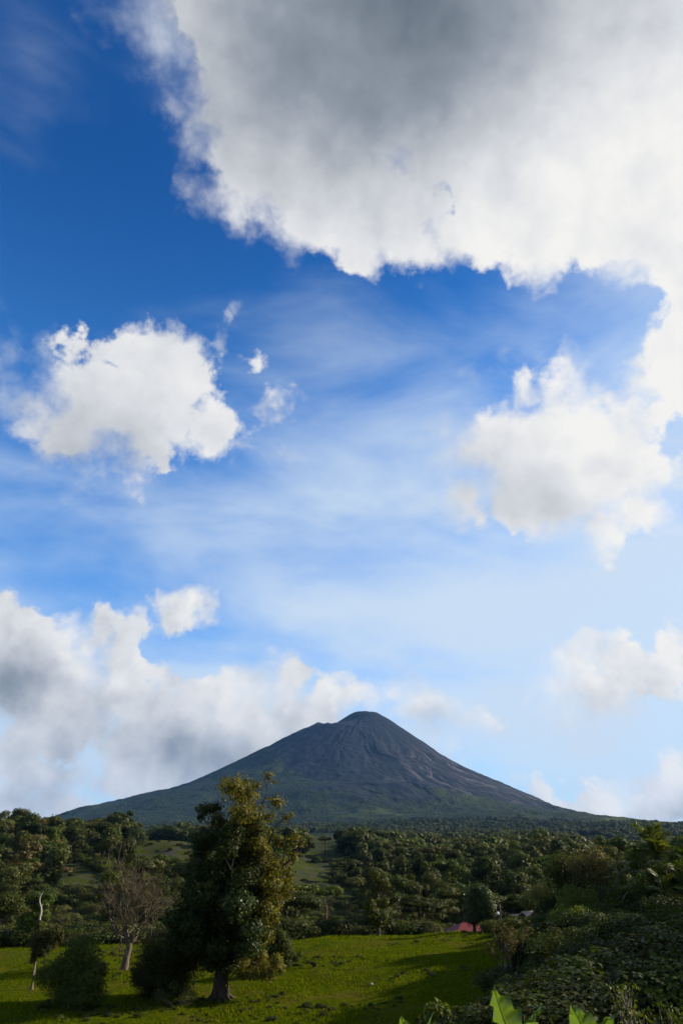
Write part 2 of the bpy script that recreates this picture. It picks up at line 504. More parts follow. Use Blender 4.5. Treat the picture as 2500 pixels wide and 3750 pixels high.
class Geo:
    """Collects pieces of one mesh."""
    def __init__(self): self.v, self.f, self.n = [], [], 0
    def add(self, v, f):
        v = np.asarray(v, float); f = np.asarray(f, int)
        if f.shape[1] == 3: f = np.concatenate([f, f[:, 2:3]], 1)
        self.v.append(v); self.f.append(f + self.n); self.n += len(v)
        return self
    def tube(self, pts, radii, sides=6, cap=True):
        pts = np.asarray(pts, float); n = len(pts)
        tang = np.gradient(pts, axis=0); tang /= np.linalg.norm(tang, axis=1)[:, None] + 1e-9
        ref = np.array([0.0, 0.0, 1.0]) if abs(tang[0][2]) < 0.9 else np.array([1.0, 0.0, 0.0])
        u = np.cross(tang, ref); u /= np.linalg.norm(u, axis=1)[:, None] + 1e-9
        w = np.cross(tang, u)
        a = np.arange(sides) * 2 * math.pi / sides
        ring = pts[:, None] + np.asarray(radii)[:, None, None] * (np.cos(a)[None, :, None] * u[:, None] + np.sin(a)[None, :, None] * w[:, None])
        i = np.arange(n * sides).reshape(n, sides)
        j = np.roll(i, -1, axis=1)
        f = np.stack([i[:-1], j[:-1], j[1:], i[1:]], -1).reshape(-1, 4)
        return self.add(ring.reshape(-1, 3), f)
    def box(self, x0, x1, y0, y1, z0, z1):
        v = [(x, y, z) for z in (z0, z1) for y in (y0, y1) for x in (x0, x1)]
        return self.add(v, [(0, 2, 3, 1), (4, 5, 7, 6), (0, 1, 5, 4), (2, 6, 7, 3), (0, 4, 6, 2), (1, 3, 7, 5)])
    def mesh(self, name, smooth=False):
        v = np.concatenate(self.v); f = np.concatenate(self.f)
        me = bpy.data.meshes.new(name)
        tri = f[:, 2] == f[:, 3]
        if not tri.any(): return np_mesh(name, v, f, smooth)
        if tri.all(): return np_mesh(name, v, f[:, :3], smooth)
        me.from_pydata([tuple(p) for p in v], [], [tuple(q[:3]) if t else tuple(q) for q, t in zip(f.tolist(), tri)])
        if smooth: me.polygons.foreach_set('use_smooth', np.ones(len(me.polygons), bool))
        me.update()
        return me


# ------------------------------------------------------------------ materials
def new_mat(name):
    m = bpy.data.materials.new(name); m.use_nodes = True
    m.node_tree.nodes.clear()
    return m, m.node_tree


def leaf_mat(name, cols, rough=0.6, trans=0.28, gloss=0.12):
    cols = [tuple(k * 1.1 for k in c) for c in cols]
    """Leaves: colour from leaf to leaf and tree to tree, light passes through them."""
    m, nt = new_mat(name)
    L = nt.links.new
    geo = nt.nodes.new('ShaderNodeNewGeometry')
    oi = nt.nodes.new('ShaderNodeObjectInfo')
    rnd = X(nt, geo.outputs['Random Per Island']); orn = X(nt, oi.outputs['Random'])
    c = mix_col(nt, rnd.ramp(0.15, 0.85, 'LINEAR'), cols[0], cols[1])
    c = mix_col(nt, (rnd * 7.31)._m('FRACT').ramp(0.78, 1.0, 'LINEAR'), c, cols[2])
    hs = nt.nodes.new('ShaderNodeHueSaturation')
    L((orn * 0.03 + 0.495).s, hs.inputs['Hue']); L(((orn * 5.7)._m('FRACT') * 0.6 + 0.7).s, hs.inputs['Value'])
    L(c, hs.inputs['Color'])
    p = nt.nodes.new('ShaderNodeBsdfPrincipled')
    L(hs.outputs[0], p.inputs['Base Color'])
    p.inputs['Roughness'].default_value = rough
    p.inputs['Specular IOR Level'].default_value = gloss
    t = nt.nodes.new('ShaderNodeBsdfTranslucent')
    L(mix_col(nt, 1.0, hs.outputs[0], (1.5, 1.45, 0.7), 'MULTIPLY'), t.inputs[0])
    mx = nt.nodes.new('ShaderNodeMixShader'); mx.inputs[0].default_value = trans
    L(p.outputs[0], mx.inputs[1]); L(t.outputs[0], mx.inputs[2])
    out = nt.nodes.new('ShaderNodeOutputMaterial'); L(mx.outputs[0], out.inputs[0])
    return m


def rough_mat(name, c0, c1, scale=4.0, rough=0.85, bump=0.3, detail=5, stretch=None, bump_d=0.05, spec=0.2):
    m, nt = new_mat(name)
    L = nt.links.new
    tc = nt.nodes.new('ShaderNodeTexCoord')
    vec = tc.outputs['Object']
    if stretch:
        mp = nt.nodes.new('ShaderNodeMapping'); L(vec, mp.inputs[0]); mp.inputs['Scale'].default_value = stretch
        vec = mp.outputs[0]
    n = noise_tex(nt, vec, scale, detail, 0.6)
    c = mix_col(nt, n.ramp(0.3, 0.7), c0, c1)
    p = nt.nodes.new('ShaderNodeBsdfPrincipled')
    L(c, p.inputs['Base Color']); p.inputs['Roughness'].default_value = rough
    p.inputs['Specular IOR Level'].default_value = spec
    b = nt.nodes.new('ShaderNodeBump'); b.inputs['Strength'].default_value = bump; b.inputs['Distance'].default_value = bump_d
    L(n.s, b.inputs['Height']); L(b.outputs[0], p.inputs['Normal'])
    out = nt.nodes.new('ShaderNodeOutputMaterial'); L(p.outputs[0], out.inputs[0])
    return m


M = {}
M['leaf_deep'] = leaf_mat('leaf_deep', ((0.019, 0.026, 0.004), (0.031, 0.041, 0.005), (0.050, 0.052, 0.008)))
M['leaf_mid'] = leaf_mat('leaf_mid', ((0.032, 0.046, 0.006), (0.054, 0.068, 0.008), (0.070, 0.078, 0.011)))
M['leaf_olive'] = leaf_mat('leaf_olive', ((0.042, 0.048, 0.012), (0.058, 0.062, 0.014), (0.068, 0.066, 0.016)))
M['leaf_rust'] = leaf_mat('leaf_rust', ((0.048, 0.044, 0.013), (0.068, 0.055, 0.016), (0.085, 0.058, 0.022)))
M['leaf_bright'] = leaf_mat('leaf_bright', ((0.050, 0.080, 0.012), (0.085, 0.105, 0.014), (0.12, 0.115, 0.02)))
M['leaf_hero_sunlit'] = leaf_mat('leaf_hero_sunlit', ((0.038, 0.046, 0.006), (0.10, 0.085, 0.011), (0.19, 0.125, 0.018)), rough=0.5, trans=0.48, gloss=0.2)  # warm sunlight on the crown's right side is put into these colours
M['leaf_gold'] = leaf_mat('leaf_gold', ((0.085, 0.080, 0.012), (0.13, 0.115, 0.015), (0.15, 0.105, 0.02)))
M['leaf_glossy'] = leaf_mat('leaf_glossy', ((0.02, 0.036, 0.010), (0.034, 0.055, 0.012), (0.05, 0.066, 0.014)), rough=0.42, trans=0.3, gloss=0.22)
M['leaf_palm'] = leaf_mat('leaf_palm', ((0.030, 0.052, 0.008), (0.060, 0.078, 0.010), (0.11, 0.10, 0.014)), rough=0.5, trans=0.36, gloss=0.14)
M['bark'] = rough_mat('bark', (0.022, 0.018, 0.012), (0.060, 0.048, 0.034), 2.5, 0.9, 0.8, stretch=(3, 3, 0.6), bump_d=0.12)
M['bark_pale'] = rough_mat('bark_pale', (0.12, 0.10, 0.072), (0.24, 0.20, 0.15), 3.0, 0.85, 0.5, stretch=(3, 3, 0.6))
M['bark_dead'] = rough_mat('bark_dead', (0.22, 0.20, 0.16), (0.38, 0.34, 0.28), 3.0, 0.8, 0.3, stretch=(3, 3, 0.6))
M['bark_bare'] = rough_mat('bark_bare', (0.055, 0.044, 0.032), (0.12, 0.095, 0.07), 3.0, 0.9, 0.5, stretch=(3, 3, 0.6))
M['twig'] = rough_mat('twig', (0.06, 0.050, 0.030), (0.11, 0.092, 0.058), 3.0, 0.9, 0.0)


def ground_mat(name='turf', tint=(1.0, 1.0, 1.0)):
    """Grass turf with browner and lusher patches; forest floor beyond the pasture."""
    m, nt = new_mat(name)
    L = nt.links.new
    geo = nt.nodes.new('ShaderNodeNewGeometry')
    pos = geo.outputs['Position']
    a = noise_tex(nt, pos, 0.12, 5, 0.6)
    b = noise_tex(nt, pos, 1.3, 6, 0.65)
    c = noise_tex(nt, pos, 0.035, 4, 0.55)
    col = mix_col(nt, b.ramp(0.3, 0.7), (0.024, 0.038, 0.0015), (0.058, 0.070, 0.002))
    col = mix_col(nt, a.ramp(0.46, 0.66) * 0.8, col, (0.064, 0.054, 0.010))
    col = mix_col(nt, (c.ramp(0.52, 0.62)) * 0.5, col, (0.034, 0.046, 0.006))
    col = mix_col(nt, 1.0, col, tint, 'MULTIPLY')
    p = nt.nodes.new('ShaderNodeBsdfPrincipled')
    L(col, p.inputs['Base Color']); p.inputs['Roughness'].default_value = 0.9
    p.inputs['Specular IOR Level'].default_value = 0.0
    bp = nt.nodes.new('ShaderNodeBump'); bp.inputs['Strength'].default_value = 0.9; bp.inputs['Distance'].default_value = 0.25
    L((b + a * 1.5).s, bp.inputs['Height']); L(bp.outputs[0], p.inputs['Normal'])
    out = nt.nodes.new('ShaderNodeOutputMaterial'); L(p.outputs[0], out.inputs[0])
    return m


def volcano_mat():
    """Grey-brown ash and lava on the cone, scrub and forest on its left flank and foot."""
    m, nt = new_mat('lava_and_scrub')
    L = nt.links.new
    geo = nt.nodes.new('ShaderNodeNewGeometry')
    pos = geo.outputs['Position']
    sep = nt.nodes.new('ShaderNodeSeparateXYZ'); L(pos, sep.inputs[0])
    x, y, z = (X(nt, sep.outputs[i]) for i in range(3))
    rel = nt.nodes.new('ShaderNodeVectorMath'); rel.operation = 'SUBTRACT'
    L(pos, rel.inputs[0]); rel.inputs[1].default_value = (VX, VY, 0)
    sr = nt.nodes.new('ShaderNodeSeparateXYZ'); L(rel.outputs[0], sr.inputs[0])
    rx, ry = X(nt, sr.outputs[0]), X(nt, sr.outputs[1])
    th = rx._m('ARCTAN2', ry * -1.0)
    rr = (rx * rx + ry * ry).pow(0.5)
    # streaks down the slope, wandering with the gullies
    wb = noise_tex(nt, pos, 0.0016, 3, 0.5)
    cb = nt.nodes.new('ShaderNodeCombineXYZ'); L((th * 9.0 + wb * 6.0).s, cb.inputs[0]); L((rr * 0.0013).s, cb.inputs[1])
    st = noise_tex(nt, cb.outputs[0], 1.0, 7, 0.62)
    cb2 = nt.nodes.new('ShaderNodeCombineXYZ'); L((th * 24.0 + wb * 16.0).s, cb2.inputs[0]); L((rr * 0.0022).s, cb2.inputs[1])
    st2 = noise_tex(nt, cb2.outputs[0], 1.0, 5, 0.6)
    ash = mix_col(nt, st.ramp(0.30, 0.74), (0.005, 0.008, 0.013), (0.014, 0.017, 0.023))
    ash = mix_col(nt, st2.ramp(0.52, 0.80) * 0.55, ash, (0.050, 0.046, 0.050))
    ash = mix_col(nt, st2.ramp(0.46, 0.26) * 0.45, ash, (0.012, 0.015, 0.015))
    n1 = noise_tex(nt, pos, 0.0022, 5, 0.6)
    n2 = noise_tex(nt, pos, 0.012, 5, 0.65)
    n3 = noise_tex(nt, pos, 0.06, 3, 0.6)
    # how high the scrub climbs: far up the left flank, low on the front and the right
    left = (rx * -1.0).ramp(150.0, 1000.0)
    top = left * 560.0 + 300.0
    green = (top - z + (n1 - 0.5) * 460.0 + (n2 - 0.5) * 240.0 + (st - 0.5) * 220.0).ramp(-40.0, 70.0)
    veg = mix_col(nt, n2.ramp(0.35, 0.68), (0.010, 0.017, 0.006), (0.025, 0.037, 0.011))
    veg = mix_col(nt, n3.ramp(0.35, 0.7) * 0.7, veg, (0.010, 0.016, 0.005))
    lush_and_sunlit = n1.ramp(0.52, 0.64) * (z * -1.0).ramp(-330.0, -120.0)
    lush_and_sunlit = lush_and_sunlit.max(((x - 480.0) * (1 / 420.0))._m('POWER', 2.0).madd(-1.0, 1.0).max(0.0) * ((y - 4430.0) * (1 / 230.0))._m('POWER', 2.0).madd(-1.0, 1.0).max(0.0) * n2.ramp(0.25, 0.6))  # sunlight on the foothill ridge, painted as brighter green
    veg = mix_col(nt, lush_and_sunlit * 0.8, veg, (0.055, 0.070, 0.016))
    pale = rx.ramp(60.0, 420.0) * rr.ramp(500.0, 900.0) * rr.ramp(1900.0, 1300.0) * st2.ramp(0.50, 0.68)
    ash = mix_col(nt, pale * 0.85, ash, (0.12, 0.105, 0.108))
    c = mix_col(nt, green, ash, veg)
    p = nt.nodes.new('ShaderNodeBsdfPrincipled')
    L(c, p.inputs['Base Color']); p.inputs['Roughness'].default_value = 0.95
    p.inputs['Specular IOR Level'].default_value = 0.05
    bp = nt.nodes.new('ShaderNodeBump'); bp.inputs['Strength'].default_value = 1.0; bp.inputs['Distance'].default_value = 9.0
    L((n3 * green * 2.2 + n2 * 1.0 + st2 * 0.7).s, bp.inputs['Height']); L(bp.outputs[0], p.inputs['Normal'])
    out = nt.nodes.new('ShaderNodeOutputMaterial'); L(p.outputs[0], out.inputs[0])
    return m


M['turf'] = ground_mat()
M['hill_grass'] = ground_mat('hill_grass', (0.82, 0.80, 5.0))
M['volcano'] = volcano_mat()

# ------------------------------------------------------------------ ground, hills, volcano
Y_SPLIT, Y_FAR = 128.0, 1800.0


def sheet(name, ys, fan):
    ys = np.asarray(ys)[:, None]
    x = fan[None, :] * (ys + 40)
    y = np.broadcast_to(ys, x.shape)
    me = grid_mesh(name, np.stack([x, y, ground_z(x, y)], -1))
    return me


fan = np.sign(np.linspace(-1, 1, 421)) * np.abs(np.linspace(-1, 1, 421)) ** 1.25 * 1.15
o = link('pasture', sheet('pasture', np.concatenate([np.linspace(-38, 40, 50), np.linspace(40.6, Y_SPLIT, 190)]), fan), mat=M['turf'])
tag(o, kind='structure')
o = link('hills', sheet('hills', np.geomspace(Y_SPLIT, Y_FAR, 260), fan), mat=M['hill_grass'])
tag(o, kind='structure')
vy = np.concatenate([np.linspace(Y_FAR, 3200, 90), np.linspace(3208, 6300, 300), np.linspace(6320, 8200, 40), np.geomspace(8300, 15000, 24)])[:, None]
vfan = np.sign(np.linspace(-1, 1, 1001)) * np.abs(np.linspace(-1, 1, 1001)) ** 1.15
vxx = vfan[None, :] * np.interp(vy, [Y_FAR, 3200, 15000], [1.15 * (Y_FAR + 40), 3600, 8800])
vyy = np.broadcast_to(vy, vxx.shape)
o = link('volcano', grid_mesh('volcano', np.stack([vxx, vyy, ground_z(vxx, vyy)], -1)), mat=M['volcano'])
tag(o, kind='structure')

# ------------------------------------------------------------------ foliage and branches
def unit(v):
    return v / (np.linalg.norm(v, axis=-1, keepdims=True) + 1e-9)


def leaf_arrays(c, nrm, size, aspect=0.5, fold=0.15, g=rng):
    """Diamond leaves at points c facing nrm: one folded quad each."""
    n = len(c)
    t = unit(np.cross(nrm, g.normal(size=(n, 3))))
    b = np.cross(nrm, t)
    size = np.broadcast_to(size, (n,))[:, None]
    v = np.empty((n, 4, 3))
    v[:, 0] = c - t * size * 0.5
    v[:, 1] = c + b * size * aspect * 0.5 + nrm * size * fold
    v[:, 2] = c + t * size * 0.5
    v[:, 3] = c - b * size * aspect * 0.5 + nrm * size * fold
    f = np.arange(n * 4).reshape(n, 4)
    return v.reshape(-1, 3), f


def clump_points(clumps, n, g=rng, shell=0.55, flat_bottom=0.0):
    """Points spread through ellipsoid clumps (x,y,z,rx,ry,rz[,weight]), thicker near their skins."""
    C = np.array([c[:3] for c in clumps]); Rr = np.array([c[3:6] for c in clumps])
    w = np.array([(c[6] if len(c) > 6 else 1.0) for c in clumps]) * (Rr[:, 0] * Rr[:, 2] + Rr[:, 1] * Rr[:, 2] + Rr[:, 0] * Rr[:, 1])
    k = g.choice(len(clumps), n, p=w / w.sum())
    d = unit(g.normal(size=(n, 3)))
    rad = shell + (1.0 - shell) * g.random(n) ** 0.9
    # ragged skin: each clump bulges in a few directions
    bulge = 1 + 0.12 * np.sin(d[:, 0] * 5 + k * 1.7) * np.sin(d[:, 1] * 4 + k * 2.3) + 0.10 * np.sin(d[:, 2] * 7 + k)
    p = C[k] + d * Rr[k] * (rad * bulge)[:, None]
    return p, d, k


def foliage(name, clumps, n, size, aspect=0.5, g=rng, outward=1.15, up=0.25, shell=0.5, droop=0.0):
    p, d, k = clump_points(clumps, n, g, shell)
    nrm = unit(d * outward + g.normal(size=d.shape) * 0.42 + np.array([0, 0, up]))
    s = size * (0.55 + 0.9 * g.random(n))
    v, f = leaf_arrays(p, nrm, s, aspect, g=g)
    return np_mesh(name, v, f)


def bent(a, b, g, sag=0.12, n=6):
    a, b = np.array(a, float), np.array(b, float)
    t = np.linspace(0, 1, n)[:, None]
    off = g.normal(size=3) * np.linalg.norm(b - a) * sag
    wig = g.normal(size=(n, 3)) * np.linalg.norm(b - a) * 0.02
    wig[0] = wig[-1] = 0
    return a + (b - a) * t + off * (t * (1 - t) * 2) + wig


def trunk_mesh(name, h, r, g, lean=0.05, limbs=(), sides=8, flare=1.7, top_r=0.35):
    """Tapered trunk with a flared foot and limbs reaching to the given points."""
    G = Geo()
    n = 8
    t = np.linspace(0, 1, n)
    pts = np.stack([np.cumsum(g.normal(size=n)) * lean * h * 0.12, np.cumsum(g.normal(size=n)) * lean * h * 0.12, t * h], -1)
    pts[:, :2] -= pts[0, :2]
    pts[0, 2] = -0.4
    rad = r * (1 - (1 - top_r) * t); rad[0] *= flare; rad[1] *= 1 + (flare - 1) * 0.25
    G.tube(pts, rad, sides)
    for q in limbs:
        k = g.integers(n // 2, n)
        rr = rad[k] * 0.62
        G.tube(bent(pts[k], q, g, 0.1, 6), np.linspace(rr, rr * 0.25, 6), 5)
    return G.mesh(name, True)


def tree_shape(kind, g):
    """Clumps of a crown of unit-ish size in metres for a tree about 10 m tall, and its trunk height."""
    cl = []
    if kind == 'round':
        for i in range(15):
            a, e = g.random() * 6.283, g.random() ** 0.7
            r = 2.9 * math.sqrt(max(0.05, 1 - e * e * 0.9)) * (0.55 + 0.5 * g.random())
            q = 1.0 + g.random() * 0.8
            cl.append((r * math.cos(a), r * math.sin(a), 4.2 + e * 4.6, q * 1.25, q * 1.25, q * 0.85))
        th = 5.5
    elif kind == 'tall':
        for i in range(14):
            a, t = g.random() * 6.283, g.random()
            r = 1.5 * (0.5 + 0.8 * math.sin(math.pi * (0.15 + 0.75 * t))) * g.random() ** 0.5
            q = 0.8 + g.random() * 0.6
            cl.append((r * math.cos(a), r * math.sin(a), 2.6 + t * 6.8, q * 1.15, q * 1.15, q))
        th = 8.0
    elif kind == 'flat':
        for i in range(13):
            a, t = g.random() * 6.283, g.random() ** 0.5
            r = 3.9 * t
            q = 0.9 + g.random() * 0.6
            cl.append((r * math.cos(a), r * math.sin(a), 7.4 + 1.1 * (1 - t) + g.normal() * 0.35, q * 1.5, q * 1.5, q * 0.5))
        th = 6.8
    elif kind == 'ragged':
        for i in range(11):
            a, t = g.random() * 6.283, g.random()
            r = 0.8 + 2.3 * g.random()
            q = 0.7 + g.random() * 0.7
            cl.append((r * math.cos(a), r * math.sin(a), 3.2 + t * 6.2, q * 1.3, q * 1.3, q * 0.7))
        th = 8.0
    else:  # shrub
        for i in range(9):
            a, t = g.random() * 6.283, g.random()
            r = 2.4 * g.random() ** 0.6
            q = 1.0 + g.random() * 0.9
            cl.append((r * math.cos(a), r * math.sin(a), 0.8 + t * 2.6, q * 1.2, q * 1.2, q))
        th = 2.0
    return cl, th


PROTO = {}


def make_proto(kind, variant, n, size):
    g = np.random.default_rng(hash((kind, variant)) % 99991 if False else sum(map(ord, kind)) * 31 + variant * 7)
    cl, th = tree_shape(kind, g)
    n_limb = 7 if kind != 'shrub' else 5
    ends = [cl[i][:3] for i in g.permutation(len(cl))[:n_limb]]
    return (foliage('crown', cl, n, size, 0.6, g), trunk_mesh('trunk', th, 0.26 if kind != 'shrub' else 0.1, g, limbs=ends, sides=6))


for kd in ('round', 'tall', 'flat', 'ragged', 'shrub'):
    for v in range(3):
        PROTO[kd, v, 'near'] = make_proto(kd, v, 5200, 0.36)
        PROTO[kd, v, 'mid'] = make_proto(kd, v + 5, 2400, 0.55)

LEAF_WORD = {'leaf_deep': 'dark green', 'leaf_mid': 'mid green', 'leaf_olive': 'olive', 'leaf_rust': 'rust-brown', 'leaf_bright': 'bright green'}


def plant_tree(name, loc, kind, variant, lod, mat, h, label, cat='tree', group=None, wide=1.0, rz=None, bark='bark'):
    crown, trunk = PROTO[kind, variant, lod]
    s = h / (10.0 if kind != 'shrub' else 4.6)
    e = empty(name, loc, label, cat, group, rng.random() * 6.283 if rz is None else rz, (s * wide, s * wide, s))
    link('trunk', trunk, e, M[bark])
    link('crown', crown, e, M[mat])
    return e


def skeleton(base, direction, length, radius, depth, g, out, spread=0.55, shrink=0.72, up=0.15, kids=(2, 4), wig=0.10):
    """Recursive bare branches: lists of (points, radii, depth)."""
    d = unit(np.array(direction, float))
    n = 5
    pts = [np.array(base, float)]
    for i in range(n - 1):
        d = unit(d + g.normal(size=3) * wig + np.array([0, 0, up * 0.3]))
        pts.append(pts[-1] + d * length / (n - 1))
    pts = np.array(pts)
    out.append((pts, np.linspace(radius, radius * 0.62, n), depth))
    if depth == 0: return
    for k in range(int(g.integers(kids[0], kids[1] + 1))):
        i = int(g.integers(2, n))
        nd = unit(d + unit(g.normal(size=3)) * spread * (0.7 + 0.6 * g.random()) + np.array([0, 0, up]))
        skeleton(pts[i], nd, length * shrink * (0.8 + 0.4 * g.random()), radius * 0.60, depth - 1, g, out, spread, shrink, up, kids, wig)


# ------------------------------------------------------------------ the big tree
def build_big_tree():
    Y0 = 78.0
    base = stand(806, Y0)
    e = empty('big_tree', base, 'tall broad old tree clothed in epiphytes, towering alone over the pasture', 'tree')
    g = np.random.default_rng(5)
    K = 1 / 1.96
    def loc(cx, cy, dy=0.0):
        p = point(450 + cx * K, 2750 + cy * K, Y0)
        return np.array((p.x - base.x, dy, p.z - base.z))
    m = 0.0191           # metres for one unit of the close-up
    #       x,    y,   rx,  ry, weight, material
    spec = [(850, 285, 165, 115, .55, 'h'), (1040, 185, 55, 45, .4, 'h'), (1085, 230, 28, 22, .4, 'h'), (960, 250, 60, 50, .35, 'h'), (1095, 370, 85, 70, .4, 'h'), (720, 220, 50, 50, .4, 'h'),
            (585, 420, 75, 50, 1.2, 'd'), (670, 410, 60, 45, 1.1, 'd'), (690, 500, 70, 70, 1.2, 'd'), (545, 480, 35, 25, .8, 'd'), (1170, 480, 55, 40, .4, 'h'), (1060, 480, 70, 40, .55, 'h'), (1210, 455, 22, 30, .35, 'h'),
            (900, 470, 150, 110, .8, 'h'), (820, 590, 150, 110, 1., 'd'), (960, 590, 100, 90, .8, 'h'),
            (600, 660, 110, 65, 1.1, 'd'), (700, 610, 90, 70, 1.1, 'd'), (560, 720, 80, 55, 1., 'd'), (800, 720, 150, 110, 1., 'd'), (960, 730, 110, 100, .9, 'h'),
            (1110, 650, 58, 48, .8, 'h'), (1225, 640, 85, 52, .6, 'h'), (1290, 660, 45, 35, .4, 'h'), (1170, 700, 50, 40, .5, 'h'), (1220, 760, 45, 45, .5, 'h'),
            (1110, 830, 110, 75, .75, 'h'), (1190, 900, 60, 75, .6, 'h'), (560, 840, 120, 90, 1., 'd'), (700, 870, 140, 110, 1.1, 'd'), (900, 900, 170, 130, 1.1, 'd'), (1060, 960, 130, 110, .8, 'h'), (1180, 1010, 60, 70, .55, 'h'),
            (510, 980, 95, 80, 1., 'd'), (480, 1090, 100, 90, 1., 'd'), (650, 1050, 170, 130, 1.1, 'd'), (850, 1100, 180, 140, 1.1, 'g'), (1040, 1110, 110, 110, .8, 'h'), (1090, 1190, 60, 60, .5, 'h'),
            (420, 1200, 110, 80, 1., 'd'), (560, 1230, 150, 120, 1.1, 'd'), (740, 1250, 160, 130, 1.1, 'd'), (930, 1250, 140, 120, 1., 'g'), (1030, 1320, 70, 80, .6, 'h'),
            (400, 1330, 110, 80, 1., 'd'), (540, 1370, 130, 90, 1., 'd'), (700, 1400, 160, 100, 1.1, 'd'), (900, 1370, 140, 90, 1., 'g'),
            (640, 1500, 110, 70, 1., 'd'), (760, 1500, 110, 80, 1., 'd'), (700, 1580, 90, 50, .7, 'd'),
            (860, 1430, 70, 50, 1., 'y'), (840, 1510, 75, 55, 1., 'y'), (965, 1490, 70, 50, .9, 'y'), (1020, 1560, 75, 50, .8, 'y'), (1110, 1500, 48, 55, 1., 'y'), (1130, 1560, 40, 30, .8, 'y'), (930, 1590, 90, 45, .6, 'y'), (850, 1590, 70, 45, .7, 'd'), (1040, 1620, 70, 30, .35, 'y')]
    groups = {'h': [], 'd': [], 'g': [], 'y': []}
    for (cx, cy, rx, ry, w, k) in spec:
        r = rx * m
        depth = g.normal() * 0.7
        c = loc(cx, cy, depth)
        rx, ry, r = rx * 0.76, ry * 0.76, r * 0.85
        groups[k].append((*c, rx * m, max(rx, ry) * m * 0.95, ry * m, w))
        if rx >= 80:                                 # the crown is as deep as it is wide
            for sg in (-1, 1):
                kk = k if k != 'd' or sg > 0 else 'd'
                c2 = loc(cx + g.normal() * 22, cy + g.normal() * 22, depth + sg * (r * 1.0 + 0.4))
                groups[kk].append((*c2, rx * m * 0.7, rx * m * 0.75, ry * m * 0.7, w))
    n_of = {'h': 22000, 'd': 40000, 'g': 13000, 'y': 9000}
    mats = {'h': 'leaf_hero_sunlit', 'd': 'leaf_deep', 'g': 'leaf_glossy', 'y': 'leaf_gold'}  # leaf colour sets the sunlit right against the shaded left and middle
    names = {'h': ('crown', 'sparse bronze-green outer crown, sunlight put into its leaf colour'), 'd': ('shaded_crown', 'dense dark green crown, shade put into its leaf colour'), 'g': ('climber', 'glossy climber leaves on the lower crown'), 'y': ('epiphyte', 'yellow-green hanging epiphyte on the lowest limbs')}
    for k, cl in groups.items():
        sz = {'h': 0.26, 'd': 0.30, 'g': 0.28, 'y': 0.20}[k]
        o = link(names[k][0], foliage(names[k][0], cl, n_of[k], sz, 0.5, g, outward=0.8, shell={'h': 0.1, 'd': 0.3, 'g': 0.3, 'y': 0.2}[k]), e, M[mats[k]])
        o['label'] = names[k][1]
    # trunk with buttress roots
    G = Geo()
    zt = 14.5
    ts = np.linspace(0, 1, 14)
    path = np.stack([np.interp(ts, [0, .12, .3, .5, .75, 1], [0, -.1, .0, .9, 1.8, 2.6]), np.sin(ts * 5) * 0.25, ts * (zt + 0.5) - 0.5], -1)
    rad = np.interp(ts, [0, .06, .14, .3, .6, 1], [.86, .70, .62, .52, .34, .14])
    sides = 18
    ring = []
    for i, (p, r_) in enumerate(zip(path, rad)):
        a = np.arange(sides) * 2 * math.pi / sides
        fl = 1 + 0.22 * max(0, 1 - ts[i] / 0.22) * np.cos(a * 5 + 0.6) + 0.07 * np.sin(a * 7 + i * 0.4)
        ring.append(np.stack([p[0] + r_ * fl * np.cos(a), p[1] + r_ * fl * np.sin(a), np.full(sides, p[2])], -1))
    P = np.array(ring)
    P = np.concatenate([P, P[:, :1]], 1)
    i = np.arange(P.shape[0] * P.shape[1]).reshape(P.shape[:2])
    G.add(P.reshape(-1, 3), np.stack([i[:-1, :-1], i[:-1, 1:], i[1:, 1:], i[1:, :-1]], -1).reshape(-1, 4))
    link('trunk', G.mesh('trunk', True), e, M['bark'])
    for k in range(7):
        a = 0.5 + k * 0.9 + g.normal() * 0.15
        R1 = 1.05 + g.random() * 0.6
        G = Geo().tube([(0.5 * math.cos(a), 0.5 * math.sin(a), 1.0), (0.75 * math.cos(a), 0.75 * math.sin(a), 0.32), (R1 * math.cos(a + .1), R1 * math.sin(a + .1), 0.02), ((R1 + .6) * math.cos(a + .15), (R1 + .6) * math.sin(a + .15), -0.25)], [.26, .20, .12, .06], 7)
        link('root', G.mesh('root', True), e, M['bark'])
    limbs = [((.1, 0, 4.2), loc(1060, 1560), .26), ((-.0, 0, 4.0), loc(480, 1330, -1), .28), ((.6, 0, 7), loc(1255, 700), .24), ((.3, 0, 6), loc(560, 800, .5), .26),
             ((1.2, 0, 9), loc(1150, 490), .17), ((1.0, 0, 8.5), loc(560, 450), .2), ((2.3, 0, 13.5), loc(1060, 190), .11), ((2.2, 0, 13), loc(740, 220), .10),
             ((2.4, 0, 14), loc(900, 190), .10), ((.2, 0, 5), loc(1100, 950, -2), .26), ((.3, 0, 5.5), loc(700, 1000, -3.4), .26), ((.3, 0, 5.5), loc(800, 1000, 3.2), .26)]
    for a, b, r_ in limbs:
        G = Geo().tube(bent(a, b, g, 0.10, 9), np.linspace(r_, r_ * 0.3, 9), 7)
        for q in range(4):
            t = bent(a, b, g, 0.10, 9)[4 + q]
            G.tube(bent(t, t + g.normal(size=3) * 0.9 + np.array([0, 0, 0.7]), g, 0.1, 5), np.linspace(r_ * 0.35, 0.015, 5), 5)
        link('limb', G.mesh('limb', True), e, M['bark'])
    # pale twigs that catch the light in front of the crown
    for (x0, y0, x1, y1) in ((800, 850, 765, 690), (805, 830, 855, 660), (800, 780, 730, 600), (820, 720, 790, 590), (800, 1010, 805, 850), (590, 980, 540, 910), (1000, 260, 1060, 215), (960, 300, 1050, 240), (1050, 500, 1180, 470)):
        G = Geo().tube(bent(loc(x0, y0, -2.3), loc(x1, y1, -2.5), g, 0.08, 6), np.linspace(0.055, 0.02, 6), 5)
        link('twig', G.mesh('twig', True), e, M['bark_pale'])


build_big_tree()


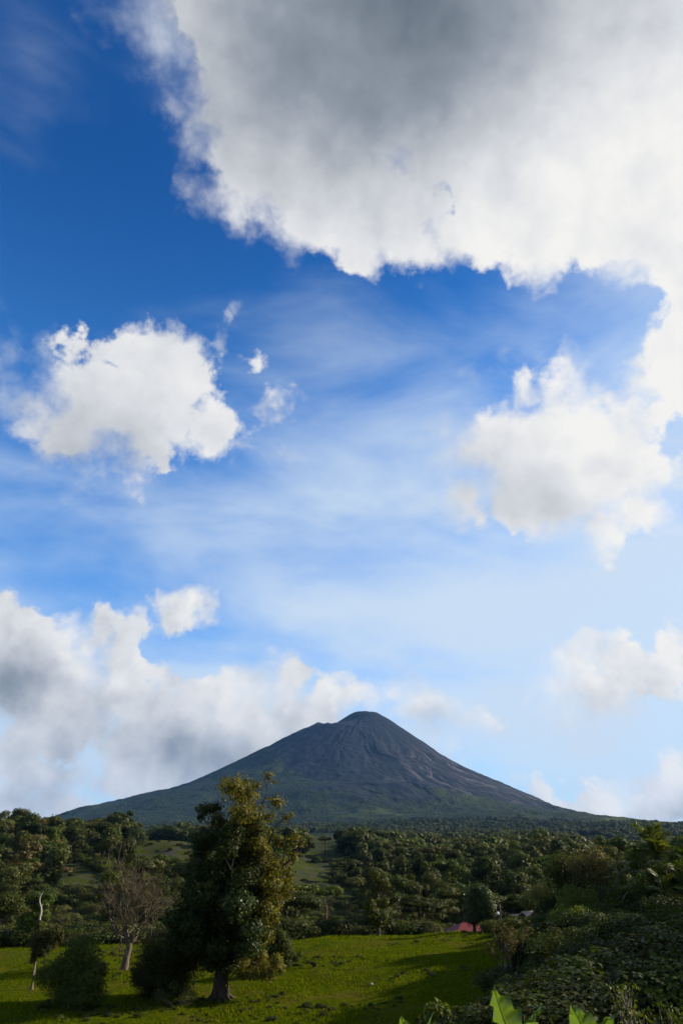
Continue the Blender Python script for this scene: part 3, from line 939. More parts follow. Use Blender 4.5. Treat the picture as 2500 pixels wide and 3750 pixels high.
# ------------------------------------------------------------------ trees and bushes standing in the pasture
def rel(base, px, py, Y, dy=0.0):
    p = point(px, py, Y)
    return (p.x - base.x, dy, p.z - base.z)


def clump_plant(name, base, clumps, n, size, mat, label, cat, bark='bark', stems=6, stem_r=0.06, seed=1, aspect=0.5, shell=0.35, fork=0.0):
    g = np.random.default_rng(seed)
    e = empty(name, base, label, cat)
    link('crown', foliage('crown', clumps, n, size, aspect, g, shell=shell), e, M[mat])
    G = Geo()
    for k in range(stems):
        c = clumps[int(g.integers(len(clumps)))]
        a = g.random() * 6.283
        G.tube(bent((0.25 * math.cos(a), 0.25 * math.sin(a), fork - 0.15), np.array(c[:3]) + g.normal(size=3) * 0.2, g, 0.1, 6), np.linspace(stem_r, stem_r * 0.3, 6), 5)
    link('stem', G.mesh('stem', True), e, M[bark])
    return e


def bare_tree():
    base = stand(455, 95)
    q = lambda px, py, dy=0.0: rel(base, px, py, 95, dy)
    g = np.random.default_rng(23)
    e = empty('bare_tree', base, 'leafless spreading tree with pale forked trunk, left of the big tree', 'tree')
    G = Geo()
    stems = [(q(462, 3460), q(440, 3330)), (q(484, 3450), q(545, 3350, .2)), (q(470, 3455), q(474, 3260, -.3)), (q(470, 3460), q(395, 3360, .3))]
    G.tube([(0.05, 0, -0.4), (0, 0, .35), q(462, 3510), q(470, 3480), q(475, 3450)], [.62, .46, .40, .37, .33], 10)
    for a, b in stems:
        G.tube(bent(a, b, g, 0.06, 8), np.linspace(.22, .09, 8), 7)
    link('trunk', G.mesh('trunk', True), e, M['bark_bare'])
    segs = []
    for k in range(36):
        a, b = stems[k % 4]
        t = 0.15 + 0.85 * g.random()
        p = np.array(a) * (1 - t) + np.array(b) * t
        an = g.random() * 6.283
        skeleton(p, (math.cos(an), math.sin(an) * 0.9, 0.25 + 0.75 * t), 2.7, 0.07, 4, g, segs, spread=0.75, shrink=0.66, up=0.16, kids=(2, 3), wig=0.16)
    big, small = Geo(), Geo()
    for pts, rad, dep in segs:
        (big if dep >= 3 else small).tube(pts, np.maximum(rad, 0.016), 5 if dep >= 3 else 3)
    link('limb', big.mesh('limb', True), e, M['bark_bare'])
    o = link('twigs', small.mesh('twigs'), e, M['twig']); o['kind'] = 'stuff'
    ends = [s[0][-1] for s in segs if s[2] >= 2]
    cl = [(*ends[int(i)], .35, .35, .45) for i in g.choice(len(ends), 26, replace=False)]
    o = link('moss_tufts', foliage('moss_tufts', cl, 2600, 0.13, 0.5, g), e, M['leaf_olive']); o['kind'] = 'stuff'
    small_cl = [(*(p[-1]), .25, .25, .3) for p, r_, d_ in segs if d_ == 0]
    sel = [small_cl[int(i)] for i in g.choice(len(small_cl), min(500, len(small_cl)), replace=False)]
    o = link('dry_leaves', foliage('dry_leaves', sel, 2200, 0.10, 0.5, g), e, M['leaf_rust']); o['kind'] = 'stuff'


def snag_tree():
    base = stand(116, 83)
    g = np.random.default_rng(8)
    e = empty('dying_tree', base, 'slim leaning tree with a dead white top branch at far left', 'tree')
    q = lambda px, py, dy=0.0: rel(base, px, py, 83, dy)
    G = Geo().tube([(-.25, 0, -.4), (0, 0, .1), q(124, 3570), q(128, 3530), q(137, 3470), q(143, 3420), q(146, 3370)], [.30, .19, .15, .13, .11, .09, .07], 8)
    link('trunk', G.mesh('trunk', True), e, M['bark_bare'])
    G = Geo().tube([q(145, 3372), q(147, 3358), q(152, 3340), q(151, 3325), q(145, 3305), q(146, 3290), q(153, 3275), q(160, 3266)], [.11, .10, .09, .08, .07, .06, .045, .02], 6)
    for a, b in ((q(151, 3322), q(156, 3312, .2)), (q(147, 3362), q(154, 3352, .1))):
        G.tube(bent(a, b, g), np.linspace(.04, .015, 6), 4)
    link('dead_branch', G.mesh('dead_branch', True), e, M['bark_dead'])['label'] = 'bleached crooked dead branch on top'
    k = 83 * 1.15 / 2500
    cl = [(*q(px, py, dy), rx * k, rx * k, ry * k) for px, py, rx, ry, dy in
          ((142, 3385, 10, 14, 0), (140, 3410, 16, 18, .2), (150, 3430, 24, 20, 0), (133, 3445, 16, 20, -.3), (175, 3430, 22, 18, .2), (200, 3425, 18, 20, 0), (222, 3435, 9, 18, 0), (208, 3400, 8, 12, .1),
           (150, 3460, 26, 18, .3), (180, 3465, 22, 16, 0), (132, 3475, 16, 20, 0), (160, 3485, 20, 16, -.3), (128, 3500, 12, 18, .1), (122, 3515, 10, 12, 0), (190, 3440, 16, 14, .4))]
    link('crown', foliage('crown', cl, 9000, 0.20, 0.5, g, shell=0.2), e, M['leaf_olive'])


bare_tree()
snag_tree()
U = 0.0353
b = stand(262, 74)
clump_plant('round_bush', b, [(*rel(b, px, py, 74, dy), rx * U, rx * U, ry * U) for (px, py, rx, ry, dy) in
            ((290, 3660, 60, 45, 0), (240, 3640, 55, 45, .5), (330, 3640, 55, 40, -.4), (190, 3570, 50, 35, 0), (160, 3570, 26, 20, .2), (280, 3590, 70, 50, .8), (340, 3590, 45, 40, -.8), (270, 3520, 40, 50, 0),
             (310, 3500, 45, 45, .4), (350, 3545, 25, 25, 0), (375, 3550, 18, 20, .1), (300, 3470, 20, 22, 0), (255, 3475, 16, 22, .2), (220, 3540, 30, 28, .4), (285, 3700, 60, 24, -.3))],
            24000, 0.19, 'leaf_mid', 'dark round bush with upright twiggy stems on the pasture, front left', 'bush', 'bark_pale', 16, 0.05, 3)
b = stand(600, 80)
U2 = 80 * 1.2 / 2500
clump_plant('drooping_bush', b, [(*rel(b, px, py, 80, dy), rx * U2, rx * U2, ry * U2) for (px, py, rx, ry, dy) in
            ((600, 3520, 60, 60, 0), (560, 3530, 50, 45, .6), (655, 3505, 55, 40, -.6), (540, 3575, 40, 45, 0), (500, 3590, 22, 25, .3), (590, 3590, 60, 50, -.5), (640, 3570, 60, 50, .4), (690, 3530, 50, 45, .5), (560, 3480, 45, 40, -.3),
             (545, 3625, 30, 25, .2), (600, 3640, 45, 25, 0), (650, 3620, 45, 25, -.2), (510, 3560, 20, 25, 0), (490, 3560, 14, 16, 0), (670, 3485, 40, 25, .2), (720, 3500, 40, 40, .6))],
            22000, 0.20, 'leaf_deep', 'dark drooping leafy tree hanging low just left of the big trunk', 'tree', 'bark', 9, 0.09, 5)
b = stand(1030, 90)
U3 = 90 * 1.19 / 2500
clump_plant('leafy_sapling', b, [(*rel(b, px, py, 90, dy), rx * U3, rx * U3, ry * U3) for (px, py, rx, ry, dy) in
            ((1015, 3430, 22, 26, 0), (1030, 3460, 30, 30, .2), (1000, 3470, 26, 26, -.2), (1045, 3490, 26, 22, 0), (1015, 3505, 35, 26, .3), (1040, 3525, 22, 16, 0), (1000, 3415, 12, 14, 0), (985, 3500, 20, 25, 0))],
            9000, 0.20, 'leaf_mid', 'bushy green sapling just right of the big tree crown', 'sapling', 'bark', 6, 0.05, 6)
for i, (px, Y, hh, lab, mt) in enumerate(((1085, 96, 1.5, 'small dark low bush on the grass right of the big tree', 'leaf_deep'), (1150, 93, .6, 'tiny dark weed clump alone on the open grass', 'leaf_deep'),
                                     (655, 74.5, 1.9, 'dry twiggy weed beside the foot of the big tree', 'leaf_olive'), (165, 72.5, .8, 'low dark weed clump left of the round bush', 'leaf_deep'))):
    b = stand(px, Y)
    g = np.random.default_rng(70 + i)
    cl = [(g.normal() * hh * .5, g.normal() * hh * .4, hh * (.25 + .5 * g.random()), hh * .35, hh * .35, hh * .28) for _ in range(7)]
    clump_plant('weed_bush', b, cl, 1800 if hh > 1 else 700, 0.14, mt, lab, 'bush', 'bark_pale', 7, 0.02, 71 + i)

# the leafy tree by the red roof
b = stand(1738, 118)
U4 = 118 * 1.17 / 2500
g4 = np.random.default_rng(44)
e = empty('leafy_tree', b, 'small upright tree with drooping shiny leaves before the red-roofed house', 'tree')
cl = [(*rel(b, px, py, 118, dy), rx * U4, rx * U4, ry * U4) for (px, py, rx, ry, dy) in
      ((1745, 3255, 18, 18, 0), (1740, 3280, 28, 25, .3), (1770, 3275, 24, 25, -.2), (1735, 3315, 30, 28, 0), (1770, 3310, 34, 30, .4), (1790, 3330, 22, 28, -.3), (1745, 3350, 35, 25, .2), (1785, 3355, 26, 24, .2), (1730, 3370, 22, 16, 0), (1775, 3375, 25, 14, 0), (1795, 3345, 14, 30, 0))]
link('crown', foliage('crown', cl, 11000, 0.30, 0.42, g4, shell=0.3), e, M['leaf_glossy'])
link('trunk', trunk_mesh('trunk', 5.5, 0.20, g4, 0.02, [c[:3] for c in cl[:7]]), e, M['bark'])

# ------------------------------------------------------------------ trees on the slopes behind the pasture
GRASS_SPOTS = [(620, 3122, 185, 52), (275, 3220, 105, 60), (460, 3160, 60, 22), (1190, 3115, 135, 42), (1125, 3215, 105, 62), (1160, 3062, 60, 14), (1240, 3270, 60, 30), (190, 3290, 45, 22)]   # open grass in the picture
SHAPE_WORD = {'round': 'round-crowned', 'tall': 'slender', 'flat': 'flat-topped', 'ragged': 'ragged'}
NAME_OF = {'round': 'broadleaf_tree', 'tall': 'slender_tree', 'flat': 'umbrella_tree', 'ragged': 'ragged_tree'}


def zone_words(px, Y):
    side = ('at the far left edge', 'above the dying tree', 'above the bare tree', 'between bare tree and big tree', 'behind the big tree', 'just right of the big tree',
            'in the middle of the slope', 'left of the red roof', 'above the red roof', 'above the brown cabins', 'left of the palms', 'behind the palms')
    k = int(np.searchsorted([90, 260, 480, 640, 1000, 1220, 1450, 1640, 1830, 2040, 2250], px))
    up = ('close behind the pasture', 'low on the slope', 'halfway up the slope', 'high on the slope', 'near the top of the slope')[int(np.searchsorted([165, 225, 310, 395], Y))]
    return side[k], up


used_labels = {}


def uniq(label, extras):
    if label not in used_labels:
        used_labels[label] = 1; return label
    for x in extras:
        c = x + ' ' + label
        if c not in used_labels and len(c.replace('-', ' ').split()) <= 16:
            used_labels[c] = 1; return c
    return label


g = np.random.default_rng(99)
n_trees = 0
Y = 131.0
forest_spots = []
while Y < 470:
    step = 10.5 + Y * 0.017
    x = -0.47 * Y + g.random() * step
    while x < 0.47 * Y:
        xx, yy = x + g.normal() * step * 0.22, Y + g.normal() * step * 0.25
        x += step * (0.85 + 0.3 * g.random())
        z = gz(xx, yy)
        px, py = project(xx, yy, z)
        if any(((px - a) / c) ** 2 + ((py - b_) / d_) ** 2 < 1 for a, b_, c, d_ in GRASS_SPOTS): continue
        if 1640 < px < 2080 and yy < 152: continue          # house and cabins
        if px > 2080 and yy < 150: continue
        if any(((px - a) / c) ** 2 + ((project(xx, yy, z + hh)[1] - b_) / d_) ** 2 < 1 for a, b_, c, d_ in GRASS_SPOTS for hh in (5, 9)): continue
        forest_spots.append((xx, yy, z, px))
    Y += step * 0.80
keep = forest_spots
rngp = np.random.default_rng(4)
if len(keep) > 290:
    # thin the farther ones first
    keep = sorted(keep, key=lambda q: q[1] + rngp.random() * 60)[:290]
forest_rest = [q for q in forest_spots if q not in set(keep)]
for (xx, yy, z, px) in keep:
    left = px < 1000
    if yy < 200: kind = g.choice(['round', 'round', 'ragged', 'flat', 'tall'])
    else: kind = g.choice(['round', 'tall', 'tall', 'flat', 'ragged'])
    mat = g.choice(['leaf_deep', 'leaf_mid', 'leaf_olive', 'leaf_rust'], p=[.38, .26, .27, .09] if left else [.50, .32, .15, .03])
    if px < 700 and yy < 165: h = 6.0 + g.random() * 2.5
    elif yy < 200: h = 8.0 + g.random() * 3.0
    else: h = 10 + g.random() * 6.5
    if kind == 'tall': h *= 1.15
    wide = 0.85 + 0.5 * g.random()
    side, up = zone_words(px, yy)
    if 'slope' in side: up = up.replace(' the slope', '').replace('near the top of', 'uphill').strip()
    size = 'tall' if h > 11 else 'small' if h < 7.5 else 'broad' if wide > 1.15 else ''
    lab = (size + ' ' if size else '') + f"{LEAF_WORD[mat]} {SHAPE_WORD[kind]} tree {up}, {side}"
    if len(lab.replace('-', ' ').split()) > 16: lab = lab.split(' ', 1)[1]
    lab = uniq(lab, ['dense', 'uneven', 'leafy', 'shaded', 'airy', 'lopsided', 'full'])
    plant_tree(NAME_OF[kind], (xx, yy, z - 0.2), kind, int(g.integers(3)), 'near' if yy < 215 else 'mid', mat, h, lab, group='trees on the slope behind the pasture', wide=wide)

# a few that stand out
for (nm, px, Y, kind, mt, h, wd, lab, bk) in (
        ('emergent_tree', 1483, 300, 'tall', 'leaf_olive', 17, .75, 'tall thin tree with long pale trunk rising from the middle forest', 'bark_pale'),
        ('emergent_tree', 1196, 232, 'flat', 'leaf_mid', 13, .7, 'flat-crowned tree with bare pale trunk on the grassy slope right of the big tree', 'bark_pale'),
        ('emergent_tree', 595, 205, 'flat', 'leaf_deep', 13, .85, 'dark umbrella tree with visible trunk left of the big tree', 'bark'),
        ('field_tree', 1190, 520, 'flat', 'leaf_olive', 15, .7, 'lone tree standing on the pale grass field near the hilltop', 'bark'),
        ('ridge_tree', 60, 410, 'round', 'leaf_deep', 17, 1.0, 'big round tree standing out against the sky at far left', 'bark'),
        ('ridge_tree', 10, 400, 'ragged', 'leaf_olive', 17, 1.1, 'ragged tree on the skyline at the left picture edge', 'bark'),
        ('ridge_tree', 480, 420, 'shrub', 'leaf_deep', 9, 1.1, 'dark round shrub at the edge of the left hill meadow', 'bark'),
        ('ridge_tree', 355, 415, 'flat', 'leaf_rust', 14, .9, 'rusty-leaved tree on the left hill crest under the volcano flank', 'bark')):
    b = stand(px, Y)
    plant_tree(nm, b, kind, 1, 'mid', mt, h, lab, wide=wd, bark=bk)
# bare grey trees on the slope
for i, (px, Y, lab) in enumerate(((330, 330, 'bare twiggy tree on the left hill above the meadow'), (200, 150, 'grey leafless tree behind the dying tree at left'), (1560, 150, 'grey twiggy tree behind the pasture left of the red roof'))):
    b = stand(px, Y); gg = np.random.default_rng(300 + i)
    e = empty('leafless_tree', b, lab, 'tree', 'bare trees on the slope')
    segs = []
    skeleton((0, 0, -.3), (0, 0, 1), 2.6, .2, 5, gg, segs, spread=0.7, shrink=0.74, up=0.12, kids=(2, 3))
    A, B = Geo(), Geo()
    for pts, rad, dep in segs: (A if dep >= 4 else B).tube(pts, np.maximum(rad, 0.025), 5 if dep >= 4 else 3)
    link('trunk', A.mesh('trunk', True), e, M['bark_pale'])
    link('branches', B.mesh('branches'), e, M['twig'])['kind'] = 'stuff'


# ------------------------------------------------------------------ far forest and undergrowth: too many to count
def stuff_instances(name, pts, scales, kinds, protos, label):
    me = np_mesh(name, np.asarray(pts), np.zeros((0, 3), int)) if False else bpy.data.meshes.new(name)
    n = len(pts)
    me.vertices.add(n); me.vertices.foreach_set('co', np.asarray(pts, np.float32).ravel())
    a = me.attributes.new('size', 'FLOAT_VECTOR', 'POINT'); a.data.foreach_set('vector', np.asarray(scales, np.float32).ravel())
    a = me.attributes.new('sort', 'INT', 'POINT'); a.data.foreach_set('value', np.asarray(kinds, np.int32))
    a = me.attributes.new('turn', 'FLOAT_VECTOR', 'POINT')
    t = np.zeros((n, 3), np.float32); t[:, 2] = rng.random(n) * 6.283; a.data.foreach_set('vector', t.ravel())
    o = link(name, me)
    tag(o, label, None, None, 'stuff')
    coll = bpy.data.collections.new(name + '_plants')
    for i, (pm, mt) in enumerate(protos):
        q = bpy.data.objects.new(f'{chr(97 + i)}_plant', pm)
        coll.objects.link(q)
        if len(pm.materials) == 0: pm.materials.append(mt)
        elif pm.materials[0] is not mt: q.material_slots[0].link = 'OBJECT'; q.material_slots[0].material = mt
    ng = bpy.data.node_groups.new(name, 'GeometryNodeTree')
    ng.interface.new_socket('Geometry', in_out='INPUT', socket_type='NodeSocketGeometry')
    ng.interface.new_socket('Geometry', in_out='OUTPUT', socket_type='NodeSocketGeometry')
    N = ng.nodes.new
    gi, go = N('NodeGroupInput'), N('NodeGroupOutput')
    ip = N('GeometryNodeInstanceOnPoints'); ci = N('GeometryNodeCollectionInfo')
    ci.inputs['Collection'].default_value = coll; ci.inputs['Separate Children'].default_value = True; ci.inputs['Reset Children'].default_value = True
    def attr(nm, ty):
        q = N('GeometryNodeInputNamedAttribute'); q.data_type = ty; q.inputs[0].default_value = nm
        return q.outputs[0]
    L = ng.links.new
    L(gi.outputs[0], ip.inputs['Points']); L(ci.outputs[0], ip.inputs['Instance'])
    ip.inputs['Pick Instance'].default_value = True
    L(attr('sort', 'INT'), ip.inputs['Instance Index'])
    er = N('FunctionNodeEulerToRotation'); L(attr('turn', 'FLOAT_VECTOR'), er.inputs[0])
    L(er.outputs[0], ip.inputs['Rotation'])
    L(attr('size', 'FLOAT_VECTOR'), ip.inputs['Scale'])
    L(ip.outputs[0], go.inputs[0])
    md = o.modifiers.new('scatter', 'NODES'); md.node_group = ng
    return o


gf = np.random.default_rng(41)
far_protos = []
for kd, v, mt in (('round', 0, 'leaf_deep'), ('round', 1, 'leaf_mid'), ('ragged', 0, 'leaf_deep'), ('tall', 1, 'leaf_deep'), ('flat', 0, 'leaf_olive'), ('round', 2, 'leaf_olive')):
    gg = np.random.default_rng(900 + v + len(kd))
    cl, th = tree_shape(kd, gg)
    far_protos.append((foliage('far_crown', cl, 520, 1.25, 0.75, gg, shell=0.7), M[mt]))
pts, scl = [], []
for (xx, yy, z, px) in forest_rest:
    pts.append((xx, yy, z - 0.5)); h = 0.85 + 0.4 * gf.random(); scl.append((h * 1.1, h * 1.1, h))
n_try = 70000
ys = 470 * (3300 / 470) ** (gf.random(n_try) ** 0.8)
xs = (gf.random(n_try) * 2 - 1) * 0.52 * ys
zs = ground_z(xs, ys)
woods = fbm(xs / 260, ys / 330, 3, 12)
for k in range(n_try):
    px, py = project(xs[k], ys[k], zs[k])
    if ((px - 1190) / 110) ** 2 + ((py - 3100) / 45) ** 2 < 1 or ((px - 1165) / 65) ** 2 + ((py - 3064) / 10) ** 2 < 1: continue
    if woods[k] < -0.20 and ys[k] > 900: continue
    if ((px - 640) / 170) ** 2 + ((py - 3100) / 45) ** 2 < 1 and ys[k] < 600: continue
    h = (0.7 + 0.55 * gf.random() + 0.7 * gf.random() ** 6) * (1.0 + 0.25 * min(1, ys[k] / 2500))
    pts.append((xs[k], ys[k], zs[k] - 1.2 * h)); scl.append((h * 1.2, h * 1.2, h))
stuff_instances('forest', pts, scl, gf.choice(6, len(pts), p=[.28, .2, .16, .14, .11, .11]), far_protos, 'dense forest covering the valley and the foot of the volcano')

# undergrowth between the trees of the slope
sh_protos = [(PROTO['shrub', 0, 'mid'][0], M['leaf_deep']), (PROTO['shrub', 1, 'mid'][0], M['leaf_olive']), (PROTO['shrub', 2, 'mid'][0], M['leaf_mid'])]
n_try = 7000
ys = 130 * (600 / 130) ** gf.random(n_try)
xs = (gf.random(n_try) * 2 - 1) * 0.48 * ys
zs = ground_z(xs, ys)
pts, scl = [], []
for k in range(n_try):
    px, py = project(xs[k], ys[k], zs[k])
    inside = any(((px - a) / c) ** 2 + ((py - b_) / d_) ** 2 < 0.9 for a, b_, c, d_ in GRASS_SPOTS)
    if inside and gf.random() < 0.93: continue
    if 1640 < px < 2080 and ys[k] < 150: continue
    if ys[k] < 134 : continue
    h = (0.35 + 0.45 * gf.random()) * (0.5 if inside else 1.0)
    pts.append((xs[k], ys[k], zs[k] - 0.2)); scl.append((h * 1.3, h * 1.3, h))
stuff_instances('undergrowth', pts, scl, gf.choice(3, len(pts), p=[.45, .33, .22]), sh_protos, 'low scrub filling the ground between the trees of the slope')


# ------------------------------------------------------------------ houses at the end of the pasture
def plain_mat(name, col, rough=0.7, var=0.15, scale=6.0):
    d_ = tuple(c * (1 - var) for c in col); l_ = tuple(min(1, c * (1 + var)) for c in col)
    return rough_mat(name, d_, l_, scale, rough, 0.15, bump_d=0.02)


M['red_roof'] = plain_mat('red_roof', (0.11, 0.014, 0.015), 0.6, 0.4)
M['brown_roof'] = plain_mat('brown_roof', (0.34, 0.25, 0.19), 0.8, 0.25)
M['dark_wood'] = plain_mat('dark_wood', (0.050, 0.034, 0.024), 0.8, 0.3)
M['cream_wall'] = plain_mat('cream_wall', (0.24, 0.20, 0.16), 0.8, 0.1)
M['trim'] = plain_mat('trim', (0.20, 0.17, 0.14), 0.7, 0.1)
M['dark_glass'] = plain_mat('dark_glass', (0.02, 0.022, 0.025), 0.1, 0.1)
M['white_paint'] = plain_mat('white_paint', (0.78, 0.78, 0.76), 0.4, 0.04)
M['grey_metal'] = plain_mat('grey_metal', (0.32, 0.32, 0.31), 0.5, 0.1)
M['soil'] = rough_mat('soil', (0.055, 0.045, 0.022), (0.12, 0.095, 0.050), 1.2, 0.95, 0.6, bump_d=0.1)


def red_house():
    Y = 133
    top = point(1716, 3379, Y)
    c = Vector((top.x, Y, gz(top.x, Y)))
    e = empty('red_roofed_house', c, 'low house with red hipped metal roof and open veranda beyond the pasture crest', 'house', rz=R(14))
    H = top.z - c.z
    w, dpt, eave = 3.3, 3.0, H - 1.35
    link('wall', Geo().box(-w + .9, w - .9, -dpt + 1.4, dpt - .6, -1.2, eave - 0.02).mesh('wall'), e, M['cream_wall'])
    G = Geo()
    v = [(-w - .4, -dpt, eave), (w + .4, -dpt, eave), (w + .4, dpt, eave), (-w - .4, dpt, eave), (-w * .38, 0, H), (w * .38, 0, H)]
    G.add(v, [(0, 1, 5, 4), (2, 3, 4, 5)]); G.add(v, [(1, 2, 5), (3, 0, 4)])
    rf = link('roof', G.mesh('roof'), e, M['red_roof'])
    G = Geo().tube([(-w * .38, 0, H + .02), (w * .38, 0, H + .02)], [.07, .07], 6)
    link('ridge_cap', G.mesh('ridge_cap'), rf, M['red_roof'])
    G = Geo().box(-w - .42, w + .42, -dpt - .04, -dpt + .04, eave - .22, eave - .01)
    link('fascia', G.mesh('fascia'), rf, M['trim'])
    G = Geo().box(-w - .44, -w - .36, -dpt + .05, dpt, eave - .22, eave - .01)
    link('fascia', G.mesh('fascia'), rf, M['trim'])
    for k in range(5):
        x = -w + k * (2 * w / 4)
        link('post', Geo().box(x - .07, x + .07, -dpt + .18, -dpt + .32, -1.2, eave - .24).mesh('post'), e, M['trim'])
    for x in (-1.5, .1, 1.5):
        win = link('window', Geo().box(x - .45, x + .45, -dpt + 1.34, -dpt + 1.395, eave - 1.35, eave - .35).mesh('window'), e, M['dark_glass'])
    v = [(1.2, -dpt - 1.7, eave - 1.0), (4.2, -dpt - 1.7, eave - 1.0), (4.2, -dpt - .1, eave - .45), (1.2, -dpt - .1, eave - .45)]
    G = Geo().add(v + [(a, b_, q - .08) for a, b_, q in v], [(0, 1, 2, 3), (7, 6, 5, 4), (0, 4, 5, 1), (1, 5, 6, 2), (2, 6, 7, 3), (3, 7, 4, 0)])
    link('porch_roof', G.mesh('porch_roof'), e, M['red_roof'])


def cabin(px, py, Y, label, sc=1.0, rz=R(38)):
    top = point(px, py, Y)
    z0 = gz(top.x, Y)
    H = max(2.8, top.z - z0)
    e = empty('wooden_cabin', (top.x, Y, top.z - H), label, 'cabin', 'row of brown cabins', rz)
    w, ln = 2.3 * sc, 3.2 * sc                            # ridge runs along local x, gable faces -x
    ev = H - 1.5 * sc
    x0, x1 = 0.35, ln * 2
    v = [(x0, -w + .3, -1.0), (x0, w - .3, -1.0), (x0, w - .3, ev + .15), (x0, 0, H - .18), (x0, -w + .3, ev + .15)]
    v += [(x1, b_, c_) for _a, b_, c_ in v]
    me = bpy.data.meshes.new('wall')
    me.from_pydata(v, [], [(0, 1, 2, 3, 4), (9, 8, 7, 6, 5), (0, 4, 9, 5), (1, 6, 7, 2), (0, 5, 6, 1), (4, 3, 8, 9), (3, 2, 7, 8)])
    link('wall', me, e, M['dark_wood'])
    for s_ in (-1, 1):
        a, b_ = (0, H), (s_ * w, ev - .1)
        q = [(x0 - .45, a[0], a[1]), (x1 + .3, a[0], a[1]), (x1 + .3, b_[0], b_[1]), (x0 - .45, b_[0], b_[1])]
        G = Geo().add(q + [(i, j, k - .1) for i, j, k in q], [(0, 1, 2, 3), (7, 6, 5, 4), (0, 4, 5, 1), (1, 5, 6, 2), (2, 6, 7, 3), (3, 7, 4, 0)])
        link('roof', G.mesh('roof'), e, M['brown_roof'])
    link('door', Geo().box(x0 - .05, x0 - .003, -.45, .45, -.6, 1.3).mesh('door'), e, M['brown_roof'])
    for y_ in (-1.35, 1.35):
        link('window', Geo().box(x0 - .04, x0 - .003, y_ - .35, y_ + .35, .3, 1.1).mesh('window'), e, M['dark_glass'])


red_house()
cabin(1868, 3350, 150, 'smallest brown cabin, leftmost of the row of gabled cabins', .85)
cabin(1911, 3339, 143, 'brown gabled cabin in the middle of the row', 1.0)
cabin(1964, 3328, 136, 'brown gabled cabin at the right end of the row, by the lamp post', 1.05)
cabin(2098, 3302, 112, 'large dark cabin behind the bright green bush', 1.35, R(30))
cabin(2205, 3308, 112, 'dark cabin roof half hidden left of the palms', 1.2, R(20))


def lamp_post(px, py_top, Y, label, side=1, arm=0.55, h_extra=0.0):
    t = point(px, py_top, Y)
    z0 = gz(t.x, Y)
    e = empty('lamp_post', (t.x, Y, z0), label, 'lamp post', 'lamp posts by the cabins')
    H = t.z - z0
    link('pole', Geo().tube([(0, 0, -.3), (0, 0, H * .5), (0, 0, H)], [.055, .05, .04], 8).mesh('pole', True), e, M['grey_metal'])
    a = link('arm', Geo().tube([(0, 0, H - .05), (side * arm * .5, 0, H + .12), (side * arm, 0, H + .16)], [.03, .03, .03], 6).mesh('arm', True), e, M['grey_metal'])
    n = 12
    prof = [(.05, .22), (.10, .16), (.20, .02), (.24, -.12), (.20, -.22), (.08, -.30), (.0, -.32)]
    ang = np.arange(n) * 2 * math.pi / n
    P = np.array([[(side * (arm + .12) + r_ * math.cos(q), r_ * math.sin(q), H + .12 + z_ ) for q in ang] for r_, z_ in prof])
    P = np.concatenate([P, P[:, :1]], 1)
    link('lamp_shade', grid_mesh('lamp_shade', P), e, M['white_paint'])


lamp_post(1962, 3313, 122, 'thin grey lamp post with white shade standing before the cabins')
lamp_post(1807, 3348, 128, 'shorter lamp post with white shade right of the leafy tree')
t = point(1830, 3314, 150)
z0 = gz(t.x, 150)
e = empty('utility_pole', (t.x, 150, z0), 'thin pale utility pole rising behind the leafy tree', 'pole')
link('pole', Geo().tube([(0, 0, -.3), (0, 0, 3), (0, 0, t.z - z0)], [.09, .08, .07], 8).mesh('pole', True), e, M['grey_metal'])
link('crossarm', Geo().box(-.5, .5, -.05, .05, t.z - z0 - .5, t.z - z0 - .4).mesh('crossarm'), e, M['dark_wood'])


# ------------------------------------------------------------------ garden bank on the right: bushes, palms
def bush(name, px, Y, h, w, mat, label, n=6000, size=0.2, seed=0, cat='bush', bark='bark', sparse=0.4, lift=0.0):
    gg = np.random.default_rng(seed + 500)
    b = stand(px, Y)
    cl = []
    for _ in range(max(6, int(6 + w * 1.6))):
        a, r_ = gg.random() * 6.283, gg.random() ** 0.6
        t_ = lift + (1 - lift) * gg.random()
        q = (0.20 + 0.16 * gg.random())
        cl.append((r_ * w * .42 * math.cos(a), r_ * w * .42 * math.sin(a), h * (0.12 + 0.72 * t_ * (1.05 - 0.35 * r_)), w * q, w * q, h * q))
    return clump_plant(name, b, cl, n, size, mat, label, cat, bark, 8, 0.03 + h * 0.008, seed, shell=sparse)


